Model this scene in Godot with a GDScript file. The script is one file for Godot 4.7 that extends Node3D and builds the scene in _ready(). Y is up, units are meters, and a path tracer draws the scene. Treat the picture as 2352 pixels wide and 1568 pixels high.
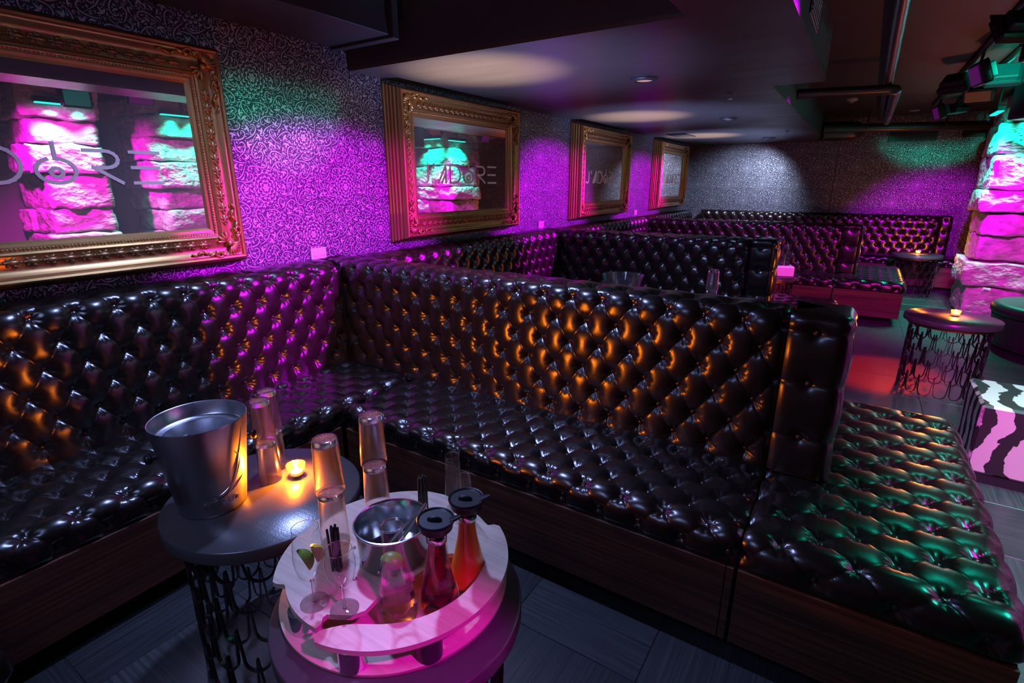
extends Node3D
# A night club lounge: tufted leather booths along a damask wall, gilt mirrors, candle tables, stone piers.

const XW := -2.88      # left wall plane
const ZB := -10.85     # back wall plane
const ZF := 1.65       # wall behind the camera
const XR := 3.12       # right wall plane
const YC := 2.62       # upper ceiling
const YS := 2.278      # soffit underside

var M := {}
var rng := RandomNumberGenerator.new()
var names := {}

# ------------------------------------------------------------------ scene set-up
func _ready() -> void:
	rng.seed = 7
	camera_and_world()
	materials()
	lights()
	shell()
	ceiling_things()
	for i in 4:
		gilt_mirror(i)
	piers()
	benches()
	tables()
	bucket_and_glasses()
	tray_on_table()
	far_tables_items()
	stools()
	wall_plates()

func camera_and_world() -> void:
	var cam := Camera3D.new()
	cam.name = "camera"
	cam.position = Vector3(0, 1.6, 0)
	cam.rotation = Vector3(-0.29523, 0.57352, 0.00067)
	cam.fov = 66.347
	cam.near = 0.05
	cam.far = 60.0
	cam.current = true
	add_child(cam)
	var we := WorldEnvironment.new()
	we.name = "world"
	var e := Environment.new()
	e.background_mode = Environment.BG_COLOR
	e.background_color = Color(0, 0, 0)
	e.tonemap_mode = Environment.TONE_MAPPER_LINEAR
	e.tonemap_exposure = 1.0
	e.sdfgi_enabled = true
	e.ssao_enabled = true
	e.ssil_enabled = true
	we.environment = e
	add_child(we)

func spot(called: String, at: Vector3, to: Vector3, col: Color, energy: float, angle: float, soft := 0.04, blend := 0.5) -> void:
	var l := SpotLight3D.new()
	l.name = called
	l.light_color = col
	l.light_energy = energy
	l.spot_angle = angle
	l.spot_angle_attenuation = blend
	l.spot_range = 14.0
	l.spot_attenuation = 2.0
	l.light_size = soft
	l.shadow_enabled = true
	add_child(l, true)
	l.look_at_from_position(at, to, Vector3.UP if absf((to - at).normalized().y) < 0.98 else Vector3.RIGHT)

func area(called: String, at: Vector3, to: Vector3, size: Vector2, col: Color, energy: float) -> void:
	var l := AreaLight3D.new()
	l.name = called
	l.light_color = col
	l.light_energy = energy
	l.area_size = size
	l.area_range = 14.0
	l.area_attenuation = 2.0
	l.shadow_enabled = true
	add_child(l, true)
	l.look_at_from_position(at, to, Vector3.UP if absf((to - at).normalized().y) < 0.98 else Vector3.RIGHT)

const MAGENTA := Color(1.0, 0.0, 0.93)
const CYAN := Color(0.0, 1.0, 0.84)
const VIOLET := Color(0.88, 0.0, 1.0)
const COOL := Color(0.62, 0.70, 1.0)
const WARM := Color(1.0, 0.86, 0.72)

# stage lamps: place of the lens, aim, colour, energy, half angle, what the label says
var LAMPS := [
	[Vector3(0.58, 2.40, -2.75), Vector3(-2.88, 1.02, -2.30), VIOLET, 60.0, 17.0, "pointing at the first booth"],
	[Vector3(0.58, 2.40, -5.80), Vector3(-2.88, 1.05, -5.2), VIOLET, 60.0, 17.0, "pointing at the second mirror"],
	[Vector3(0.58, 2.40, -8.60), Vector3(-2.88, 1.05, -8.1), VIOLET, 54.0, 17.0, "near the back wall"],
	[Vector3(0.58, 2.42, -6.60), Vector3(1.90, 0.45, -8.60), MAGENTA, 12.0, 26.0, "turned to the back stone pier"],
	[Vector3(0.82, 2.42, -1.60), Vector3(1.65, 0.80, -2.80), MAGENTA, 18.0, 46.0, "turned to the near stone piers"],
	[Vector3(0.82, 2.42, -0.35), Vector3(-0.60, 0.60, -0.56), MAGENTA, 8.0, 8.0, "aimed down at the drinks tray"],
	[Vector3(0.82, 2.42, -7.40), Vector3(0.42, 0.0, -5.45), Color(1.0, 0.14, 0.03), 24.0, 9.0, "throwing a red patch on the floor"],
	[Vector3(0.82, 2.42, -6.20), Vector3(1.0, 0.40, -10.85), VIOLET, 20.0, 17.5, "washing the back bench"],
	[Vector3(0.82, 2.42, -3.90), Vector3(0.3, 0.5, -2.20), CYAN, 0.4, 32.0, "added for teal spill on the first end seat"],  # extra lamp, added only to keep some teal spill on the seat
	[Vector3(0.82, 2.42, -4.90), Vector3(0.8, 2.72, -10.85), CYAN, 16.0, 9.5, "washing the top of the back wall"],
	[Vector3(0.82, 2.36, -2.30), Vector3(-2.88, 2.06, -2.05), CYAN, 9.0, 7.0, "washing the top of the damask wall"],
	[Vector3(0.82, 2.42, -9.00), Vector3(1.0, 0.0, -9.1), CYAN, 4.0, 15.0, "aimed down at the foot of the pier"],
	[Vector3(0.58, 2.42, -4.50), Vector3(-0.55, 0.55, -6.7), MAGENTA, 10.0, 30.0, "aimed down into the third booth"],
]
const DOWN_E := 6.5
const BOOTH_E := 2.5
const UP_E := 42.0
const FILL_PANEL_E := 2.6
const BACK_E := 8.0
const BATTEN_E := 6.0

func lights() -> void:
	# added cool fill light behind the camera, given the shape of a ceiling panel
	area("fill_panel_light", Vector3(-1.3, 2.585, 0.75), Vector3(-1.3, 0.0, 0.75), Vector2(1.1, 0.55), COOL, FILL_PANEL_E)
	# recessed lamp in the raised ceiling over the first booth
	spot("booth_downlight", Vector3(-1.85, 2.585, -1.50), Vector3(-1.75, 0.0, -1.45), COOL, DOWN_E, 66.0, 0.06, 0.8)
	for z in [-3.78, -6.5]:
		spot("booth_downlight", Vector3(-1.37, 2.25, z), Vector3(-1.37, 0.0, z - 0.3), COOL, BOOTH_E, 60.0, 0.05, 0.8)
	# recessed lamp of the last booth, tilted to the back wall
	spot("booth_downlight", Vector3(-1.42, 2.25, -9.55), Vector3(-1.95, 1.15, -10.85), Color(0.80, 0.86, 1.0), BACK_E, 42.0, 0.05, 0.8)
	# up-lamps on the floor behind the booth partitions
	for z in [-2.78, -5.62, -8.45]:
		spot("uplight_beam", Vector3(-1.85, 0.215, z), Vector3(-2.15, 2.28, z - 0.22), WARM, UP_E, 17.0, 0.03, 1.0)
		spot("uplight_beam", Vector3(-1.85, 0.215, z), Vector3(-1.95, 2.28, z - 0.3), COOL, UP_E * 0.34, 34.0, 0.03, 1.0)

# ------------------------------------------------------------------ helpers
func numbered(called: String) -> String:
	if not names.has(called):
		names[called] = 0
		return called
	names[called] += 1
	return "%s_%03d" % [called, names[called]]

func thing(called: String, label: String, category: String, at := Vector3.ZERO, turn := 0.0, group := "") -> Node3D:
	var o := Node3D.new()
	o.name = numbered(called)
	add_child(o)
	o.position = at
	o.rotation.y = turn
	tag(o, label, category, group)
	return o

func tag(o: Node, label: String, category: String, group := "") -> void:
	o.set_meta("label", label)
	o.set_meta("category", category)
	if group:
		o.set_meta("group", group)

func obj(called: String, mesh: Mesh, mat: Material, parent: Node = self, at := Vector3.ZERO, rot := Vector3.ZERO) -> MeshInstance3D:
	var o := MeshInstance3D.new()
	o.name = numbered(called) if parent == self else called
	o.mesh = mesh
	o.material_override = mat
	o.position = at
	o.rotation = rot
	parent.add_child(o, true)
	return o

func struct(called: String, mesh: Mesh, mat: Material, at := Vector3.ZERO) -> MeshInstance3D:
	var o := obj(called, mesh, mat, self, at)
	o.set_meta("kind", "structure")
	return o

func box(s: Vector3) -> BoxMesh:
	var b := BoxMesh.new()
	b.size = s
	return b

func cyl(r0: float, r1: float, h: float, seg := 32) -> CylinderMesh:
	var c := CylinderMesh.new()
	c.bottom_radius = r0
	c.top_radius = r1
	c.height = h
	c.radial_segments = seg
	c.rings = 1
	return c

# chamfered box centred on the origin
func cbox(s: Vector3, c := 0.004) -> ArrayMesh:
	var st := SurfaceTool.new()
	st.begin(Mesh.PRIMITIVE_TRIANGLES)
	st.set_smooth_group(-1)
	var h := s * 0.5
	var pts := PackedVector3Array()
	for sx in [-1, 1]:
		for sy in [-1, 1]:
			for sz in [-1, 1]:
				pts.append(Vector3(sx * h.x, sy * (h.y - c), sz * (h.z - c)))
				pts.append(Vector3(sx * (h.x - c), sy * h.y, sz * (h.z - c)))
				pts.append(Vector3(sx * (h.x - c), sy * (h.y - c), sz * h.z))
	hull(st, pts, h, c)
	st.generate_normals()
	return st.commit()

func quad_out(st: SurfaceTool, a: Vector3, b: Vector3, c: Vector3, d: Vector3, n: Vector3) -> void:
	# front faces run clockwise seen from outside
	if (b - a).cross(c - a).dot(n) > 0.0:
		for p in [a, c, b, a, d, c]:
			st.add_vertex(p)
	else:
		for p in [a, b, c, a, c, d]:
			st.add_vertex(p)

func tri_out(st: SurfaceTool, a: Vector3, b: Vector3, c: Vector3, n: Vector3) -> void:
	if (b - a).cross(c - a).dot(n) > 0.0:
		for p in [a, c, b]:
			st.add_vertex(p)
	else:
		for p in [a, b, c]:
			st.add_vertex(p)

func hull(st: SurfaceTool, _p: PackedVector3Array, h: Vector3, c: float) -> void:
	var k := Vector3(h.x - c, h.y - c, h.z - c)
	for s in [-1, 1]:
		quad_out(st, Vector3(s * h.x, -k.y, -k.z), Vector3(s * h.x, k.y, -k.z), Vector3(s * h.x, k.y, k.z), Vector3(s * h.x, -k.y, k.z), Vector3(s, 0, 0))
		quad_out(st, Vector3(-k.x, s * h.y, -k.z), Vector3(k.x, s * h.y, -k.z), Vector3(k.x, s * h.y, k.z), Vector3(-k.x, s * h.y, k.z), Vector3(0, s, 0))
		quad_out(st, Vector3(-k.x, -k.y, s * h.z), Vector3(k.x, -k.y, s * h.z), Vector3(k.x, k.y, s * h.z), Vector3(-k.x, k.y, s * h.z), Vector3(0, 0, s))
		for t in [-1, 1]:
			quad_out(st, Vector3(s * h.x, t * k.y, -k.z), Vector3(s * h.x, t * k.y, k.z), Vector3(s * k.x, t * h.y, k.z), Vector3(s * k.x, t * h.y, -k.z), Vector3(s, t, 0))
			quad_out(st, Vector3(s * h.x, -k.y, t * k.z), Vector3(s * h.x, k.y, t * k.z), Vector3(s * k.x, k.y, t * h.z), Vector3(s * k.x, -k.y, t * h.z), Vector3(s, 0, t))
			quad_out(st, Vector3(-k.x, s * h.y, t * k.z), Vector3(k.x, s * h.y, t * k.z), Vector3(k.x, s * k.y, t * h.z), Vector3(-k.x, s * k.y, t * h.z), Vector3(0, s, t))
			for u in [-1, 1]:
				tri_out(st, Vector3(s * h.x, t * k.y, u * k.z), Vector3(s * k.x, t * h.y, u * k.z), Vector3(s * k.x, t * k.y, u * h.z), Vector3(s, t, u))

# grid of points -> smooth mesh; P[row * cols + col]; flip turns the faces over
func grid_mesh(P: PackedVector3Array, rows: int, cols: int, flip := false, wrap := false) -> ArrayMesh:
	var N := PackedVector3Array()
	N.resize(P.size())
	var idx := PackedInt32Array()
	var sgn := -1.0 if flip else 1.0
	for r in rows:
		var r0: int = maxi(r - 1, 0) * cols
		var r1: int = mini(r + 1, rows - 1) * cols
		for c in cols:
			var c0: int
			var c1: int
			if wrap:
				c0 = c - 1 if c > 0 else cols - 2
				c1 = c + 1 if c < cols - 1 else 1
			else:
				c0 = maxi(c - 1, 0)
				c1 = mini(c + 1, cols - 1)
			var n := (P[r * cols + c1] - P[r * cols + c0]).cross(P[r1 + c] - P[r0 + c])
			N[r * cols + c] = n.normalized() * sgn
	idx.resize((rows - 1) * (cols - 1) * 6)
	var k := 0
	for r in rows - 1:
		for c in cols - 1:
			var a := r * cols + c
			var b := a + 1
			var d := a + cols
			var e := d + 1
			if flip:
				idx[k] = a; idx[k + 1] = b; idx[k + 2] = d
				idx[k + 3] = b; idx[k + 4] = e; idx[k + 5] = d
			else:
				idx[k] = a; idx[k + 1] = d; idx[k + 2] = b
				idx[k + 3] = b; idx[k + 4] = d; idx[k + 5] = e
			k += 6
	var arr := []
	arr.resize(Mesh.ARRAY_MAX)
	arr[Mesh.ARRAY_VERTEX] = P
	arr[Mesh.ARRAY_NORMAL] = N
	arr[Mesh.ARRAY_INDEX] = idx
	var m := ArrayMesh.new()
	m.add_surface_from_arrays(Mesh.PRIMITIVE_TRIANGLES, arr)
	return m

# lathe: profile of (radius, height) from bottom outside upwards; smooth
func lathe(prof: Array, seg := 40, hard := true) -> ArrayMesh:
	var pr := []
	for i in prof.size():
		pr.append(prof[i])
	var out := ArrayMesh.new()
	var st := SurfaceTool.new()
	st.begin(Mesh.PRIMITIVE_TRIANGLES)
	# smooth normals along the profile unless the angle is sharp
	for i in pr.size() - 1:
		var a: Vector2 = pr[i]
		var b: Vector2 = pr[i + 1]
		if a.distance_to(b) < 1e-6:
			continue
		var n0 := prof_normal(pr, i, true)
		var n1 := prof_normal(pr, i, false)
		for s in seg:
			var t0 := TAU * s / seg
			var t1 := TAU * (s + 1) / seg
			var q := [[a, n0, t0], [b, n1, t0], [b, n1, t1], [a, n0, t1]]
			for o in [[0, 2, 1], [0, 3, 2]]:
				for j in o:
					var v: Vector2 = q[j][0]
					var n: Vector2 = q[j][1]
					var t: float = q[j][2]
					st.set_normal(Vector3(n.x * cos(t), n.y, n.x * sin(t)))
					st.add_vertex(Vector3(v.x * cos(t), v.y, v.x * sin(t)))
	st.commit(out)
	return out

func prof_normal(pr: Array, i: int, start: bool, sharp := 0.6) -> Vector2:
	var d: Vector2 = (pr[i + 1] - pr[i]).normalized()
	var n := Vector2(d.y, -d.x)
	var j := i - 1 if start else i + 1
	if j >= 0 and j < pr.size() - 1:
		var d2: Vector2 = (pr[j + 1] - pr[j])
		if d2.length() > 1e-6:
			d2 = d2.normalized()
			if d.dot(d2) > sharp:
				var m := d + d2
				n = Vector2(m.y, -m.x).normalized()
	return n

# tube along points
func tube(path: PackedVector3Array, rad: Array, seg := 8) -> ArrayMesh:
	var st := SurfaceTool.new()
	st.begin(Mesh.PRIMITIVE_TRIANGLES)
	tube_into(st, path, rad, seg)
	return st.commit()

func tube_into(st: SurfaceTool, path: PackedVector3Array, rad: Array, seg := 8, flat := 1.0) -> void:
	var n := path.size()
	var up := Vector3.UP
	var rings := []
	var d0 := (path[1] - path[0]).normalized()
	if absf(d0.dot(up)) > 0.9:
		up = Vector3.RIGHT
	var x := d0.cross(up).normalized()
	for i in n:
		var d := (path[mini(i + 1, n - 1)] - path[maxi(i - 1, 0)]).normalized()
		x = (x - d * x.dot(d)).normalized()
		var y := d.cross(x)
		var r: float = rad[mini(i, rad.size() - 1)]
		var ring := []
		for s in seg:
			var a := TAU * s / seg
			var o := x * cos(a) + y * sin(a) * flat
			ring.append([path[i] + o * r, (x * cos(a) + y * sin(a)).normalized()])
		rings.append([ring, d])
	for i in n - 1:
		for s in seg:
			var a = rings[i][0][s]
			var b = rings[i][0][(s + 1) % seg]
			var c = rings[i + 1][0][(s + 1) % seg]
			var d = rings[i + 1][0][s]
			for q in [a, c, b, a, d, c]:
				st.set_normal(q[1])
				st.add_vertex(q[0])
	for e in [0, n - 1]:
		var dir: Vector3 = rings[e][1] * (-1.0 if e == 0 else 1.0)
		for s in seg:
			var a: Vector3 = rings[e][0][s][0]
			var b: Vector3 = rings[e][0][(s + 1) % seg][0]
			st.set_normal(dir)
			for p in ([path[e], a, b] if e == 0 else [path[e], b, a]):
				st.add_vertex(p)

func ball_into(st: SurfaceTool, at: Vector3, r: Vector3, seg := 10, basis := Basis()) -> void:
	var rows: int = maxi(4, seg / 2)
	for i in rows:
		var p0 := PI * i / rows
		var p1 := PI * (i + 1) / rows
		for s in seg:
			var a0 := TAU * s / seg
			var a1 := TAU * (s + 1) / seg
			var q := []
			for w in [[p0, a0], [p0, a1], [p1, a1], [p1, a0]]:
				q.append(Vector3(sin(w[0]) * cos(w[1]), cos(w[0]), sin(w[0]) * sin(w[1])))
			for j in ([0, 2, 1, 0, 3, 2] if i > 0 else [0, 3, 2]):
				var v: Vector3 = q[j]
				st.set_normal(basis * (Vector3(v.x / r.x, v.y / r.y, v.z / r.z)).normalized())
				st.add_vertex(at + basis * (v * r))

func ball(r: Vector3, seg := 12) -> ArrayMesh:
	var st := SurfaceTool.new()
	st.begin(Mesh.PRIMITIVE_TRIANGLES)
	ball_into(st, Vector3.ZERO, r, seg)
	return st.commit()

# flat outline (x, z) extruded in y from 0 to h
func slab(outline: PackedVector2Array, h: float, c := 0.0) -> ArrayMesh:
	var st := SurfaceTool.new()
	st.begin(Mesh.PRIMITIVE_TRIANGLES)
	st.set_smooth_group(-1)
	var tri := Geometry2D.triangulate_polygon(outline)
	for i in range(0, tri.size(), 3):
		var a := outline[tri[i]]
		var b := outline[tri[i + 1]]
		var d := outline[tri[i + 2]]
		tri_out(st, Vector3(a.x, h, a.y), Vector3(b.x, h, b.y), Vector3(d.x, h, d.y), Vector3.UP)
		tri_out(st, Vector3(a.x, 0, a.y), Vector3(b.x, 0, b.y), Vector3(d.x, 0, d.y), Vector3.DOWN)
	var turn := 0.0
	for i in outline.size():
		turn += outline[i].cross(outline[(i + 1) % outline.size()])
	for i in outline.size():
		var a := outline[i]
		var b := outline[(i + 1) % outline.size()]
		var n := Vector3(b.y - a.y, 0, a.x - b.x) * signf(turn)
		quad_out(st, Vector3(a.x, 0, a.y), Vector3(b.x, 0, b.y), Vector3(b.x, h, b.y), Vector3(a.x, h, a.y), n)
	st.generate_normals()
	return st.commit()

# ------------------------------------------------------------------ materials
func mat(called: String, col: Color, rough: float, metal := 0.0, spec := 0.5) -> StandardMaterial3D:
	var m := StandardMaterial3D.new()
	m.resource_name = called
	m.albedo_color = col.linear_to_srgb()
	m.roughness = rough
	m.metallic = metal
	m.metallic_specular = spec
	M[called] = m
	return m

func noise_tex(freq: float, oct: int, seed_: int, c0: Color, c1: Color, size := 512, normal := false, bump := 4.0) -> NoiseTexture2D:
	var n := FastNoiseLite.new()
	n.seed = seed_
	n.noise_type = FastNoiseLite.TYPE_SIMPLEX_SMOOTH
	n.frequency = freq
	n.fractal_octaves = oct
	var t := NoiseTexture2D.new()
	t.width = size
	t.height = size
	t.seamless = true
	t.noise = n
	t.as_normal_map = normal
	t.bump_strength = bump
	if not normal:
		var g := Gradient.new()
		g.set_color(0, c0.linear_to_srgb())
		g.set_color(1, c1.linear_to_srgb())
		t.color_ramp = g
	return t

func image_tex(im: Image) -> ImageTexture:
	return ImageTexture.create_from_image(im)

# wood grain with fibres along u
func wood_image(seed_: int, dark: Color, light: Color, w := 512, h := 256, streak := 6.0) -> ImageTexture:
	var n := FastNoiseLite.new()
	n.seed = seed_
	n.frequency = 0.02
	n.fractal_octaves = 3
	var d := PackedByteArray()
	d.resize(w * h * 3)
	var a := dark.linear_to_srgb()
	var b := light.linear_to_srgb()
	for y in h:
		for x in w:
			# seamless in u by blending
			var u := float(x)
			var f1 := n.get_noise_2d(u * 0.12, y * streak)
			var f2 := n.get_noise_2d((u - w) * 0.12, y * streak)
			var k := u / w
			var v: float = lerpf(f1, f2, k) * 0.5 + 0.5
			v += 0.25 * n.get_noise_2d(lerpf(u, u - w, k) * 0.5, y * streak * 3.0 + 900.0)
			v = clampf(v, 0.0, 1.0)
			var o := (y * w + x) * 3
			d[o] = int(255.0 * lerpf(a.r, b.r, v))
			d[o + 1] = int(255.0 * lerpf(a.g, b.g, v))
			d[o + 2] = int(255.0 * lerpf(a.b, b.b, v))
	return image_tex(Image.create_from_data(w, h, false, Image.FORMAT_RGB8, d))

# ---- damask wallpaper: printed metallic ink on navy paper
var mask := PackedByteArray()
const DS := 1024

func stamp(x: float, y: float, r: float) -> void:
	var ri := int(ceilf(r))
	for j in range(-ri, ri + 1):
		for i in range(-ri, ri + 1):
			if i * i + j * j <= r * r:
				mask[posmod(int(y) + j, DS) * DS + posmod(int(x) + i, DS)] = 1

func clear_of(pts: Array) -> bool:
	for p in pts:
		var r: float = p.z + 4.0
		for k in 10:
			var a := TAU * k / 10
			if mask[posmod(int(p.y + sin(a) * r), DS) * DS + posmod(int(p.x + cos(a) * r), DS)]:
				return false
		if mask[posmod(int(p.y), DS) * DS + posmod(int(p.x), DS)]:
			return false
	return true

func motif(kind: int, x: float, y: float, a: float, s: float) -> Array:
	var out := []
	var hand := 1.0 if rng.randf() < 0.5 else -1.0
	if kind == 0: # long scroll ending in a curl
		var p := Vector2(x, y)
		var d := a
		for k in 60:
			var t := k / 60.0
			d += hand * (0.012 + 0.22 * pow(t, 3.0))
			p += Vector2(cos(d), sin(d)) * 3.0 * s
			out.append(Vector3(p.x, p.y, (2.6 + 4.0 * sin(t * PI)) * (0.8 if t < 0.8 else 1.2)))
	elif kind == 1: # three-lobed leaf
		for l in [-1, 0, 1]:
			var d: float = a + l * 0.75
			var p := Vector2(x, y)
			for k in 11:
				var t := k / 10.0
				d += 0.06 * l
				p += Vector2(cos(d), sin(d)) * (4.2 if l == 0 else 3.2) * s
				out.append(Vector3(p.x, p.y, (1.8 + 6.0 * sin(PI * pow(t, 0.8))) * s))
	elif kind == 2: # single curved leaf
		var d := a
		var p := Vector2(x, y)
		for k in 14:
			var t := k / 13.0
			d += 0.09 * hand
			p += Vector2(cos(d), sin(d)) * 3.2 * s
			out.append(Vector3(p.x, p.y, (1.4 + 5.5 * sin(PI * pow(t, 0.7))) * s))
	elif kind == 3: # small curl
		var d := a
		var p := Vector2(x, y)
		for k in 22:
			var t := k / 21.0
			d += hand * (0.1 + 0.3 * t)
			p += Vector2(cos(d), sin(d)) * 2.6 * s
			out.append(Vector3(p.x, p.y, 2.2 + 1.6 * sin(t * PI)))
	else: # bud or dot
		out.append(Vector3(x, y, 4.5 * s))
	return out

func damask() -> void:
	mask.resize(DS * DS)
	mask.fill(0)
	# chrysanthemum heads: rings of separate curved petals round a heart, taller than wide
	for f in [Vector3(256, 256, 170), Vector3(768, 768, 170)]:
		var R: float = f.z
		for ring in 5:
			var n: int = [1, 6, 9, 13, 17][ring]
			var rr: float = R * [0.0, 0.20, 0.42, 0.66, 0.90][ring]
			for k in n:
				var a0 := TAU * (k + 0.5 * (ring % 2)) / n + PI / 2
				var span: float = TAU / n * 0.36
				if ring == 0:
					for t in 9:
						stamp(f.x, f.y - 12 + t * 3, 9.0 - absf(t - 4.0))
					continue
				for t in 15:
					var u := t / 14.0 * 2.0 - 1.0
					var rad := rr - R * 0.10 * u * u
					stamp(f.x + rad * 0.86 * cos(a0 + u * span), f.y + rad * sin(a0 + u * span), 3.0 + 5.5 * (1.0 - u * u))
	for stage in [[0, 320, 1.35], [0, 300, 0.9], [1, 900, 1.15], [2, 900, 1.2], [1, 900, 0.75], [3, 900, 1.0], [2, 1400, 0.7], [3, 900, 0.7], [4, 2600, 1.2], [4, 2500, 0.75]]:
		for k in stage[1]:
			var pts := motif(stage[0], rng.randf() * DS, rng.randf() * DS, rng.randf() * TAU, stage[2])
			if clear_of(pts):
				for p in pts:
					stamp(p.x, p.y, p.z)
	var a := PackedByteArray()
	a.resize(DS * DS * 3)
	var o := PackedByteArray()
	o.resize(DS * DS * 3)
	var grain := FastNoiseLite.new()
	grain.frequency = 0.3
	var ink := Color(0.50, 0.50, 0.56).linear_to_srgb()
	var paper := Color(0.010, 0.013, 0.034).linear_to_srgb()
	for y in DS:
		for x in DS:
			var k := y * DS + x
			var g := 0.88 + 0.22 * grain.get_noise_2d(x, y)
			var c := ink if mask[k] else paper
			a[k * 3] = int(clampf(c.r * g, 0, 1) * 255)
			a[k * 3 + 1] = int(clampf(c.g * g, 0, 1) * 255)
			a[k * 3 + 2] = int(clampf(c.b * g, 0, 1) * 255)
			o[k * 3] = 255 if mask[k] else 90       # relief
			o[k * 3 + 1] = 110 if mask[k] else 150   # roughness
			o[k * 3 + 2] = 150 if mask[k] else 0     # metal
	var ti := image_tex(Image.create_from_data(DS, DS, false, Image.FORMAT_RGB8, a))
	var to := image_tex(Image.create_from_data(DS, DS, false, Image.FORMAT_RGB8, o))
	var m := mat("wallpaper", Color(1, 1, 1), 1.0)
	m.albedo_texture = ti
	m.roughness_texture = to
	m.roughness_texture_channel = BaseMaterial3D.TEXTURE_CHANNEL_GREEN
	m.metallic = 1.0
	m.metallic_texture = to
	m.metallic_texture_channel = BaseMaterial3D.TEXTURE_CHANNEL_BLUE
	m.heightmap_enabled = true
	m.heightmap_texture = to
	m.heightmap_scale = 0.06
	m.uv1_triplanar = true
	m.uv1_world_triplanar = true
	m.uv1_scale = Vector3.ONE * 1.75
	m.uv1_triplanar_sharpness = 8.0

func glassy(called: String, alpha := 0.06, tint := Color(1, 1, 1)) -> StandardMaterial3D:
	var m := mat(called, tint, 0.02)
	m.transparency = BaseMaterial3D.TRANSPARENCY_ALPHA
	m.albedo_color.a = alpha
	return m

func solid_glass(called: String, tint: Color, scale := 0.05, rough := 0.0) -> StandardMaterial3D:
	var m := mat(called, tint, rough)
	m.transparency = BaseMaterial3D.TRANSPARENCY_ALPHA
	m.refraction_enabled = true
	m.refraction_scale = scale
	m.albedo_color.a = 0.0
	return m

func glow(called: String, col: Color, energy: float) -> StandardMaterial3D:
	var m := mat(called, col * 0.6, 0.4)
	m.emission_enabled = true
	m.emission = col.linear_to_srgb()
	m.emission_energy_multiplier = energy
	return m

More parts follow.
